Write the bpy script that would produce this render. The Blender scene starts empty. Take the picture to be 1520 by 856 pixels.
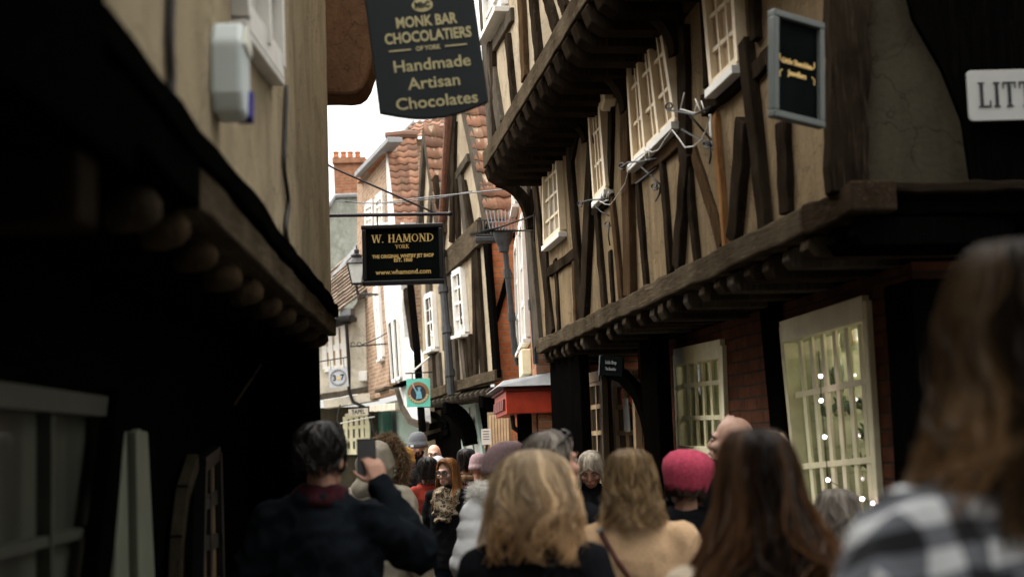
import bpy, bmesh, math, random
import numpy as np
from mathutils import Vector, Matrix, noise as mnoise, Euler

random.seed(7)
RNG = np.random.default_rng(11)
S = bpy.context.scene
C = S.collection
R = math.radians

# ------------------------------------------------------------------ camera
CAMZ = 1.62
FPX = 50.0 / 36.0 * 1520.0
PITCH, ROLL = math.atan(0.112), R(2.0)
fw = Vector((0, math.cos(PITCH), math.sin(PITCH)))
rt0 = Vector((1, 0, 0))
up0 = Vector((0, -math.sin(PITCH), math.cos(PITCH)))
cup = up0 * math.cos(ROLL) + rt0 * math.sin(ROLL)
crt = rt0 * math.cos(ROLL) - up0 * math.sin(ROLL)
EYE = Vector((0, 0, CAMZ))
cam = bpy.data.cameras.new('camera')
camo = bpy.data.objects.new('camera', cam)
C.objects.link(camo)
m3 = Matrix((crt, cup, -fw)).transposed()
camo.matrix_world = Matrix.Translation(EYE) @ m3.to_4x4()
cam.lens = 50.0
cam.sensor_width = 36.0
cam.clip_start = 0.05
cam.clip_end = 2000
cam.dof.use_dof = True
cam.dof.focus_distance = 12.0
cam.dof.aperture_fstop = 2.5
S.camera = camo


def ray(px, py):
    return crt * ((px - 760.0) / FPX) + cup * ((428.0 - py) / FPX) + fw


def P(px, py, Y):
    """the point of the place seen at this photo pixel, Y metres down the street"""
    d = ray(px, py)
    return EYE + d * (Y / d.y)


# ------------------------------------------------------------------ objects
def thing(name, label, cat, loc=(0, 0, 0), rz=0.0, group=None):
    o = bpy.data.objects.new(name, None)
    C.objects.link(o)
    o.location = loc
    o.rotation_euler = (0, 0, rz)
    o.empty_display_size = 0.2
    o['label'] = label
    o['category'] = cat
    if group:
        o['group'] = group
    return o


def tag(o, label, cat, group=None):
    o['label'] = label
    o['category'] = cat
    if group:
        o['group'] = group
    return o


class MB:
    """collects shapes; build() links them as ONE mesh object"""

    def __init__(self):
        self.v = []
        self.f = []
        self.m = []
        self.mi = 0

    def add(self, verts, faces):
        b = len(self.v)
        self.v.extend(tuple(v) for v in verts)
        for f in faces:
            self.f.append(tuple(b + i for i in f))
            self.m.append(self.mi)

    def hexa(self, a, b):
        """two quads a (4 pts), b (4 pts): a solid between"""
        self.add(list(a) + list(b), [(3, 2, 1, 0), (4, 5, 6, 7), (0, 1, 5, 4), (1, 2, 6, 5), (2, 3, 7, 6), (3, 0, 4, 7)])

    def box(self, c, s, M=None):
        x, y, z = s[0] / 2, s[1] / 2, s[2] / 2
        p = [Vector((i * x, j * y, k * z)) for k in (-1, 1) for (i, j) in ((-1, -1), (1, -1), (1, 1), (-1, 1))]
        if M is not None:
            p = [M @ q for q in p]
        p = [q + Vector(c) for q in p]
        self.hexa(p[:4], p[4:])

    def box2(self, lo, hi):
        self.box([(a + b) / 2 for a, b in zip(lo, hi)], [abs(b - a) for a, b in zip(lo, hi)])

    def tube(self, pts, r, n=8, caps=True):
        pts = [Vector(p) for p in pts]
        rs = r if isinstance(r, (list, tuple)) else [r] * len(pts)
        rings = []
        prev = None
        for i, p in enumerate(pts):
            t = (pts[min(i + 1, len(pts) - 1)] - pts[max(i - 1, 0)])
            if t.length < 1e-9:
                t = Vector((0, 0, 1))
            t.normalize()
            if prev is None:
                u = t.orthogonal().normalized()
            else:
                u = (prev - t * prev.dot(t))
                u = u.normalized() if u.length > 1e-6 else t.orthogonal().normalized()
            prev = u
            w = t.cross(u)
            rings.append([p + (u * math.cos(2 * math.pi * k / n) + w * math.sin(2 * math.pi * k / n)) * rs[i] for k in range(n)])
        vs = [q for g in rings for q in g]
        fs = []
        for i in range(len(rings) - 1):
            for k in range(n):
                a, b = i * n + k, i * n + (k + 1) % n
                fs.append((a, b, b + n, a + n))
        if caps:
            fs.append(tuple(range(n - 1, -1, -1)))
            fs.append(tuple((len(rings) - 1) * n + k for k in range(n)))
        self.add(vs, fs)

    def ell(self, c, r, M=None, nu=16, nv=10):
        vs = []
        for j in range(nv + 1):
            th = math.pi * j / nv
            for i in range(nu):
                ph = 2 * math.pi * i / nu
                q = Vector((r[0] * math.sin(th) * math.cos(ph), r[1] * math.sin(th) * math.sin(ph), r[2] * math.cos(th)))
                if M is not None:
                    q = M @ q
                vs.append(q + Vector(c))
        fs = []
        for j in range(nv):
            for i in range(nu):
                a, b = j * nu + i, j * nu + (i + 1) % nu
                fs.append((a, a + nu, b + nu, b))
        self.add(vs, fs)

    def cap(self, a, b, ra, rb, n=12):
        """tapered capsule"""
        a, b = Vector(a), Vector(b)
        d = b - a
        L = d.length
        if L < 1e-6:
            return self.ell(a, (ra, ra, ra))
        t = d / L
        pts, rs = [], []
        for k in range(5):
            an = math.pi / 2 * (1 - k / 4)
            pts.append(a - t * ra * math.sin(an)); rs.append(max(ra * math.cos(an), 1e-4))
        for k in range(5):
            an = math.pi / 2 * k / 4
            pts.append(b + t * rb * math.sin(an)); rs.append(max(rb * math.cos(an), 1e-4))
        self.tube(pts, rs, n)

    def loft(self, secs, n=24):
        """closed stack of ellipses (z, rx, ry, yoff[, xoff])"""
        vs, fs = [], []
        for s in secs:
            for k in range(n):
                a = 2 * math.pi * k / n
                vs.append((s[1] * math.cos(a) + (s[4] if len(s) > 4 else 0), s[2] * math.sin(a) + s[3], s[0]))
        for i in range(len(secs) - 1):
            for k in range(n):
                a, b = i * n + k, i * n + (k + 1) % n
                fs.append((a, b, b + n, a + n))
        fs.append(tuple(range(n - 1, -1, -1)))
        fs.append(tuple((len(secs) - 1) * n + k for k in range(n)))
        self.add(vs, fs)

    def prism(self, poly, d):
        """polygon (list of 3-D pts) extruded by vector d"""
        n = len(poly)
        a = [Vector(p) for p in poly]
        b = [p + Vector(d) for p in a]
        self.add(a + b, [tuple(range(n - 1, -1, -1)), tuple(range(n, 2 * n))] + [(i, (i + 1) % n, n + (i + 1) % n, n + i) for i in range(n)])

    def mesh(self, name):
        me = bpy.data.meshes.new(name)
        me.from_pydata(self.v, [], self.f)
        me.update()
        bm = bmesh.new()
        bm.from_mesh(me)
        bmesh.ops.recalc_face_normals(bm, faces=bm.faces)
        bm.to_mesh(me)
        bm.free()
        return me

    def build(self, name, mats, parent=None, smooth=False, bevel=0.0):
        me = self.mesh(name)
        for k in (mats if isinstance(mats, (list, tuple)) else [mats]):
            me.materials.append(k)
        if len(set(self.m)) > 1:
            me.polygons.foreach_set('material_index', self.m)
        o = bpy.data.objects.new(name, me)
        C.objects.link(o)
        if parent is not None:
            o.parent = parent
        if smooth:
            me.polygons.foreach_set('use_smooth', [True] * len(me.polygons))
        if bevel:
            b = o.modifiers.new('bevel', 'BEVEL')
            b.width = bevel
            b.segments = 2
            b.limit_method = 'ANGLE'
        return o


def copy_tree(o, parent=None):
    c = o.copy()
    C.objects.link(c)
    c.parent = parent
    for ch in list(o.children):
        copy_tree(ch, c)
    return c


class Fac:
    """vertical plane of a wall: s along it, n out of it towards the street, z up"""

    def __init__(self, a, b, sgn):
        self.a = Vector((a[0], a[1], 0))
        d = Vector((b[0], b[1], 0)) - self.a
        self.len = d.length
        self.d = d.normalized()
        self.ang = math.atan2(self.d.y, self.d.x)
        self.sgn = sgn
        self.nrm = Vector((-self.d.y, self.d.x, 0)) * sgn

    def sz(self, px, py, n=0.0):
        r = ray(px, py)
        k = (self.a + self.nrm * n - EYE).dot(self.nrm) / r.dot(self.nrm)
        p = EYE + r * k
        return ((p - self.a).dot(self.d), p.z)

    def q(self, pts, n=0.0):
        return [self.sz(x, y, n) for x, y in pts]

    def L(self, s, n, z):
        return Vector((s, n * self.sgn, z))

    def W(self, s, n, z):
        return self.a + self.d * s + self.nrm * n + Vector((0, 0, z))

    def thing(self, name, label, cat, group=None):
        return thing(name, label, cat, self.a, self.ang, group)

    def slab(self, mb, s0, s1, z0, z1, n0, n1):
        mb.box2(self.L(s0, n0, z0), self.L(s1, n1, z1))

    def quad(self, mb, q, n0, n1):
        mb.hexa([self.L(s, n0, z) for s, z in q], [self.L(s, n1, z) for s, z in q])

    def bar(self, mb, a, b, w, n0, n1, jit=0.0, seg=1, w1=None):
        """a straight timber from a to b in (s, z); jit = wonky edges"""
        a, b = Vector(a), Vector(b)
        t = (b - a).normalized()
        u = Vector((-t.y, t.x))
        w1 = w if w1 is None else w1
        rows = []
        bow, ph = random.uniform(-2.2, 2.2) * jit, random.uniform(.6, 1.4)
        for i in range(seg + 1):
            k = i / seg
            c = a.lerp(b, k) + u * bow * math.sin(math.pi * k * ph)
            ww = w + (w1 - w) * k
            l = c + u * (ww / 2 + random.uniform(-jit, jit))
            r_ = c - u * (ww / 2 + random.uniform(-jit, jit))
            nn = n1 + random.uniform(-jit, jit) * 0.5
            rows.append([self.L(l.x, n0, l.y), self.L(r_.x, n0, r_.y), self.L(r_.x, nn, r_.y), self.L(l.x, nn, l.y)])
        vs = [p for r_ in rows for p in r_]
        fs = [(3, 2, 1, 0), tuple(4 * seg + k for k in range(4))]
        for i in range(seg):
            for k in range(4):
                p_, q_ = 4 * i + k, 4 * i + (k + 1) % 4
                fs.append((p_, q_, q_ + 4, p_ + 4))
        mb.add(vs, fs)

    def beam(self, name, a, b, w, n0, n1, mat, parent, jit=0.006, seg=8, w1=None, bevel=0.008, label=None):
        mb = MB()
        self.bar(mb, a, b, w, n0, n1, jit, seg, w1)
        o = mb.build(name, mat, parent, bevel=bevel)
        if label:
            o['label'] = label
        return o

    def pbeam(self, name, a, b, wpx, n0, n1, mat, parent, **k):
        """the same from photo pixels, width in pixels at its middle"""
        A, B = self.sz(*a, n1), self.sz(*b, n1)
        mx, my = (a[0] + b[0]) / 2, (a[1] + b[1]) / 2
        w = self.width(mx, my, wpx, n1, (b[0] - a[0], b[1] - a[1]))
        return self.beam(name, A, B, w, n0, n1, mat, parent, **k)

    def width(self, x, y, wpx, n, dr):
        l = math.hypot(*dr)
        u = (-dr[1] / l * wpx / 2, dr[0] / l * wpx / 2)
        p, q = self.sz(x + u[0], y + u[1], n), self.sz(x - u[0], y - u[1], n)
        A = Vector(p) - Vector(q)
        # component across the timber
        t1, t0 = self.sz(x + dr[0] * .05, y + dr[1] * .05, n), self.sz(x - dr[0] * .05, y - dr[1] * .05, n)
        t = (Vector(t1) - Vector(t0)).normalized()
        return abs(A.x * t.y - A.y * t.x)

    def window(self, q, nx, ny, mats, parent, n=0.0, fw_=0.05, bw=0.022, proud=0.05, sill=0.0, mull=(), transom=(), name='window', pane_n=None):
        """q = quad (s,z): bottom-left, bottom-right, top-right, top-left. mats = frame, pane, sill"""
        bl, br, tr, tl = [Vector(p) for p in q]

        def at(u, v):
            return bl.lerp(br, u).lerp(tl.lerp(tr, u), v)
        W_, H_ = (br - bl).length, (tl - bl).length
        fr = MB()
        for a, b in ((at(0, 0), at(0, 1)), (at(1, 0), at(1, 1))):
            self.bar(fr, a, b, fw_, n, n + proud)
        for a, b in ((at(0, 0), at(1, 0)), (at(0, 1), at(1, 1))):
            self.bar(fr, a, b, fw_ * 1.15, n, n + proud - .003)
        for i in range(1, nx):
            u = i / nx
            wd = (fw_ * .9 if i in mull else bw)
            self.bar(fr, at(u, 0), at(u, 1), wd, n, n + (proud + .006 if i in mull else proud * .75))
        for j in range(1, ny):
            v = j / ny
            self.bar(fr, at(0, v), at(1, v), fw_ * .9 if j in transom else bw, n, n + (proud - .006 if j in transom else proud * .7))
        f = fr.build(name, mats[0], parent)
        pn = MB()
        pz = n + proud * .35 if pane_n is None else pane_n
        self.quad(pn, [bl, br, tr, tl], pz - .004, pz)
        pn.build('pane', mats[1], f)
        if sill:
            sb = MB()
            e = (br - bl).normalized() * (W_ * .04)
            self.bar(sb, bl - e - Vector((0, .04)), br + e - Vector((0, .04)), .045, n - .02, n + sill)
            sb.build('sill', mats[2], f, bevel=.005)
        return f


# ------------------------------------------------------------------ materials
MATS = {}


class NT:
    def __init__(self, name):
        self.m = bpy.data.materials.new(name)
        self.m.use_nodes = True
        self.t = self.m.node_tree
        self.t.nodes.clear()
        self.out = self.n('ShaderNodeOutputMaterial')
        self.b = self.n('ShaderNodeBsdfPrincipled')
        self.t.links.new(self.b.outputs[0], self.out.inputs[0])

    def n(self, ty, **k):
        x = self.t.nodes.new(ty)
        for a, v in k.items():
            if hasattr(x, a):
                setattr(x, a, v)
            else:
                x.inputs[a.replace('_', ' ')].default_value = v
        return x

    def l(self, a, b):
        self.t.links.new(a, b)

    def co(self, scale=(1, 1, 1), kind='Object', rot=(0, 0, 0)):
        t = self.n('ShaderNodeTexCoord')
        mp = self.n('ShaderNodeMapping')
        mp.inputs['Scale'].default_value = scale
        mp.inputs['Rotation'].default_value = rot
        self.l(t.outputs[kind], mp.inputs[0])
        return mp.outputs[0]

    def noise(self, scale, co, detail=5, rough=.6, dist=0):
        x = self.n('ShaderNodeTexNoise')
        x.inputs['Scale'].default_value = scale
        x.inputs['Detail'].default_value = detail
        x.inputs['Roughness'].default_value = rough
        x.inputs['Distortion'].default_value = dist
        self.l(co, x.inputs['Vector'])
        return x.outputs[0]

    def ramp(self, fac, stops):
        x = self.n('ShaderNodeValToRGB')
        e = x.color_ramp.elements
        while len(e) < len(stops):
            e.new(.5)
        for el, (p, c) in zip(e, stops):
            el.position = p
            el.color = (*c, 1) if len(c) == 3 else c
        self.l(fac, x.inputs[0])
        return x.outputs[0]

    def mix(self, fac, a, b, mode='MIX'):
        x = self.n('ShaderNodeMix')
        x.data_type = 'RGBA'
        x.blend_type = mode
        for s, v in ((x.inputs[0], fac), (x.inputs[6], a), (x.inputs[7], b)):
            if isinstance(v, bpy.types.NodeSocket):
                self.l(v, s)
            elif isinstance(v, (int, float)):
                s.default_value = v
            else:
                s.default_value = (*v, 1)
        return x.outputs[2]

    def math(self, op, a, b=0.0):
        x = self.n('ShaderNodeMath')
        x.operation = op
        for s, v in ((x.inputs[0], a), (x.inputs[1], b)):
            if isinstance(v, bpy.types.NodeSocket):
                self.l(v, s)
            else:
                s.default_value = v
        return x.outputs[0]

    def bump(self, h, strength=.4, dist=.01):
        x = self.n('ShaderNodeBump')
        x.inputs['Strength'].default_value = strength
        x.inputs['Distance'].default_value = dist
        self.l(h, x.inputs['Height'])
        self.l(x.outputs[0], self.b.inputs['Normal'])

    def col(self, c):
        if isinstance(c, bpy.types.NodeSocket):
            self.l(c, self.b.inputs['Base Color'])
        else:
            self.b.inputs['Base Color'].default_value = (*c, 1)

    def set(self, **k):
        for a, v in k.items():
            self.b.inputs[a.replace('_', ' ')].default_value = v
        return self


def dim(c, k):
    return tuple(x * k for x in c)


def mk_plain(name, c, rough=.6, var=.25, scale=12, bump=.15, metal=0.0, spec=.3):
    t = NT(name)
    co = t.co()
    f = t.noise(scale, co, 6)
    t.col(t.ramp(f, [(.3, dim(c, 1 - var)), (.7, dim(c, 1 + var))]))
    t.set(Roughness=rough, Metallic=metal)
    t.b.inputs['Specular IOR Level'].default_value = spec
    if bump:
        t.bump(t.noise(scale * 4, co, 4), bump, .006)
    return t.m


def mk_plaster(name, c, stain=(.10, .075, .05), amt=.55):
    t = NT(name)
    co = t.co()
    big = t.noise(1.6, co, 6, .65)
    st = t.noise(5, t.co((1, 1, .12)), 6, .7, .4)
    fine = t.noise(45, co, 4, .6)
    a = t.ramp(big, [(.3, dim(c, .78)), (.62, dim(c, 1.1))])
    b = t.mix(t.ramp(st, [(.42, (0, 0, 0)), (.72, (amt,) * 3)]), a, stain)
    pt = t.noise(3.2, t.co((1, 1, .7), rot=(.3, .2, .5)), 7, .72, .8)
    b = t.mix(t.ramp(pt, [(.48, (0, 0, 0)), (.57, (.7,) * 3)]), b, dim(c, .55))
    b = t.mix(t.ramp(pt, [(.30, (.55,) * 3), (.38, (0, 0, 0))]), b, dim(c, 1.35))
    b = t.mix(.25, b, t.ramp(fine, [(.3, dim(c, .6)), (.7, dim(c, 1.25))]))
    cr = t.n('ShaderNodeTexVoronoi'); cr.feature = 'DISTANCE_TO_EDGE'; cr.inputs['Scale'].default_value = 2.3
    wv = t.n('ShaderNodeVectorMath'); wv.operation = 'MULTIPLY_ADD'; wv.inputs[1].default_value = (.5, .5, .5)
    nn_ = t.n('ShaderNodeTexNoise'); nn_.inputs['Scale'].default_value = 4; nn_.inputs['Detail'].default_value = 5; t.l(co, nn_.inputs['Vector'])
    t.l(nn_.outputs['Color'], wv.inputs[0]); t.l(co, wv.inputs[2]); t.l(wv.outputs[0], cr.inputs['Vector'])
    b = t.mix(t.ramp(cr.outputs['Distance'], [(.0, (.75,) * 3), (.012, (0, 0, 0))]), b, dim(c, .3))
    t.col(b)
    t.set(Roughness=.9)
    t.b.inputs['Specular IOR Level'].default_value = 0.0
    t.bump(t.mix(.4, big, fine), .6, .014)
    return t.m


def mk_timber(name, c, axis='z', light=(.16, .13, .10), amt=.5, spec=0.0):
    """weathered timber with the grain along an object axis"""
    t = NT(name)
    sc = {'z': (9, 9, .7), 'x': (.7, 9, 9), 'y': (9, .7, 9)}[axis]
    g = t.noise(6, t.co(sc), 8, .7, 1.2)
    big = t.noise(2.5, t.co(), 5, .6)
    a = t.ramp(g, [(.32, dim(c, .45)), (.55, c), (.74, light)])
    b = t.mix(t.ramp(big, [(.35, (0, 0, 0)), (.75, (amt,) * 3)]), a, light)
    t.col(b)
    t.set(Roughness=.85)
    t.b.inputs['Specular IOR Level'].default_value = spec
    t.bump(g, .8, .012)
    return t.m


def mk_brick(name, c1, c2, mortar, scale=1.0, axis='xz'):
    t = NT(name)
    tc = t.n('ShaderNodeTexCoord')
    sx = t.n('ShaderNodeSeparateXYZ')
    t.l(tc.outputs['Object'], sx.inputs[0])
    cb = t.n('ShaderNodeCombineXYZ')
    ns = t.noise(3, tc.outputs['Object'], 3)
    t.l(t.math('ADD', sx.outputs['XYZ'.index(axis[0].upper())], t.math('MULTIPLY', ns, .015)), cb.inputs[0])
    t.l(t.math('ADD', sx.outputs['XYZ'.index(axis[1].upper())], t.math('MULTIPLY', ns, .02)), cb.inputs[1])
    br = t.n('ShaderNodeTexBrick')
    t.l(cb.outputs[0], br.inputs['Vector'])
    br.inputs['Scale'].default_value = 1.0
    br.inputs['Brick Width'].default_value = .225 * scale
    br.inputs['Row Height'].default_value = .075 * scale
    br.inputs['Mortar Size'].default_value = .008 * scale
    br.inputs['Mortar Smooth'].default_value = .4
    br.inputs['Bias'].default_value = 0
    br.inputs['Color1'].default_value = (*c1, 1)
    br.inputs['Color2'].default_value = (*c2, 1)
    br.inputs['Mortar'].default_value = (*mortar, 1)
    n2 = t.noise(9, tc.outputs['Object'], 6, .7)
    t.col(t.mix(t.ramp(n2, [(.4, (0, 0, 0)), (.75, (.7, .7, .7))]), br.outputs[0], dim(c1, .4)))
    t.set(Roughness=.9)
    inv = t.math('SUBTRACT', 1.0, br.outputs['Fac'])
    t.b.inputs['Specular IOR Level'].default_value = .05
    t.bump(t.math('ADD', inv, t.math('MULTIPLY', n2, .4)), .9, .008)
    return t.m


def mk_attr(name, stops, rough=.8, attr='tint', moss=None, bump=.3, translucent=0.0, spec=.2):
    """colour from a per-piece random attribute"""
    t = NT(name)
    a = t.n('ShaderNodeAttribute')
    a.attribute_name = attr
    c = t.ramp(a.outputs['Fac'], stops)
    co = t.co()
    n = t.noise(14, co, 5, .7)
    c = t.mix(t.ramp(n, [(.35, (0, 0, 0)), (.8, (.55,) * 3)]), c, dim(stops[0][1], .5))
    if moss:
        mn = t.noise(5, co, 6, .75)
        c = t.mix(t.ramp(mn, [(.58, (0, 0, 0)), (.68, (.85,) * 3)]), c, moss)
    t.col(c)
    t.set(Roughness=rough)
    t.b.inputs['Specular IOR Level'].default_value = spec
    if bump:
        t.bump(n, bump, .01)
    return t.m


def mk_emit(name, c, s):
    t = NT(name)
    t.col((.8, .8, .8))
    t.b.inputs['Emission Color'].default_value = (*c, 1)
    t.b.inputs['Emission Strength'].default_value = s
    return t.m


def mk_glass(name, tint=(.9, .95, .92), refl=.12):
    t = NT(name)
    t.t.nodes.remove(t.b)
    g = t.n('ShaderNodeBsdfGlossy')
    g.inputs['Roughness'].default_value = .03
    tr = t.n('ShaderNodeBsdfTransparent')
    tr.inputs[0].default_value = (*tint, 1)
    fr = t.n('ShaderNodeLayerWeight')
    fr.inputs['Blend'].default_value = .5
    mx = t.n('ShaderNodeMixShader')
    t.l(t.math('ADD', t.math('MULTIPLY', t.math('POWER', fr.outputs['Facing'], 4.0), .35), refl * .2), mx.inputs[0])
    t.l(tr.outputs[0], mx.inputs[1])
    t.l(g.outputs[0], mx.inputs[2])
    t.l(mx.outputs[0], t.out.inputs[0])
    return t.m


def mk_blind(name, c1, c2, freq=22, rough=.12, axis=0):
    """window glass with a curtain hanging close behind it"""
    t = NT(name)
    co = t.co()
    sc = [1.0, 1.0, .12]
    n = t.noise(freq * .5, t.co((1, 1, .05)), 4, .6, .3)
    b = t.noise(2.2, co, 4)
    c = t.ramp(n, [(.35, c1), (.65, c2)])
    c = t.mix(t.ramp(b, [(.4, (0, 0, 0)), (.75, (.75,) * 3)]), c, dim(c1, .35))
    t.col(c)
    t.set(Roughness=.45)
    t.b.inputs['Coat Weight'].default_value = .8
    t.b.inputs['Coat Roughness'].default_value = .03
    return t.m


def setup_world():
    w = bpy.data.worlds.new('World')
    S.world = w
    w.use_nodes = True
    t = w.node_tree
    t.nodes.clear()
    out = t.nodes.new('ShaderNodeOutputWorld')
    bg = t.nodes.new('ShaderNodeBackground')
    sky = t.nodes.new('ShaderNodeTexSky')
    sky.sky_type = 'NISHITA'
    sky.sun_disc = False
    sky.sun_elevation = SUN_EL
    sky.sun_rotation = SUN_ROT
    sky.dust_density = 4.0
    tc = t.nodes.new('ShaderNodeTexCoord')
    sp = t.nodes.new('ShaderNodeSeparateXYZ')
    t.links.new(tc.outputs['Generated'], sp.inputs[0])
    mr = t.nodes.new('ShaderNodeMapRange')
    for k, v in zip(('From Min', 'From Max', 'To Min', 'To Max'), (0.0, 1.0, SKY_LO, SKY_HI)):
        mr.inputs[k].default_value = v
    t.links.new(sp.outputs[2], mr.inputs['Value'])
    nz = t.nodes.new('ShaderNodeTexNoise')
    nz.inputs['Scale'].default_value = 2.0
    nz.inputs['Detail'].default_value = 5
    t.links.new(tc.outputs['Generated'], nz.inputs['Vector'])
    cl = t.nodes.new('ShaderNodeMapRange')
    for k, v in zip(('From Min', 'From Max', 'To Min', 'To Max'), (.3, .7, .92, 1.06)):
        cl.inputs[k].default_value = v
    t.links.new(nz.outputs[0], cl.inputs['Value'])
    mu = t.nodes.new('ShaderNodeMath')
    mu.operation = 'MULTIPLY'
    t.links.new(mr.outputs[0], mu.inputs[0])
    t.links.new(cl.outputs[0], mu.inputs[1])
    vm = t.nodes.new('ShaderNodeVectorMath')
    vm.operation = 'SCALE'
    vm.inputs[0].default_value = (10.0, 9.85, 9.45)   # overcast white; the Background strength is 0.1
    t.links.new(mu.outputs[0], vm.inputs['Scale'])
    mx = t.nodes.new('ShaderNodeMix')
    mx.data_type = 'RGBA'
    mx.inputs[0].default_value = .93
    t.links.new(sky.outputs[0], mx.inputs[6])
    t.links.new(vm.outputs[0], mx.inputs[7])
    t.links.new(mx.outputs[2], bg.inputs[0])
    bg.inputs[1].default_value = .1
    t.links.new(bg.outputs[0], out.inputs[0])
    sl = bpy.data.lights.new('sun', 'SUN')
    sl.energy = SUN_E
    sl.angle = R(25)
    sl.color = (1.0, .965, .91)
    so = bpy.data.objects.new('sun', sl)
    C.objects.link(so)
    # the sun stands at azimuth SUN_AZ (from +Y towards +X), elevation SUN_EL
    d = Vector((math.sin(SUN_AZ) * math.cos(SUN_EL), math.cos(SUN_AZ) * math.cos(SUN_EL), math.sin(SUN_EL)))
    so.rotation_euler = d.to_track_quat('Z', 'Y').to_euler()


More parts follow.
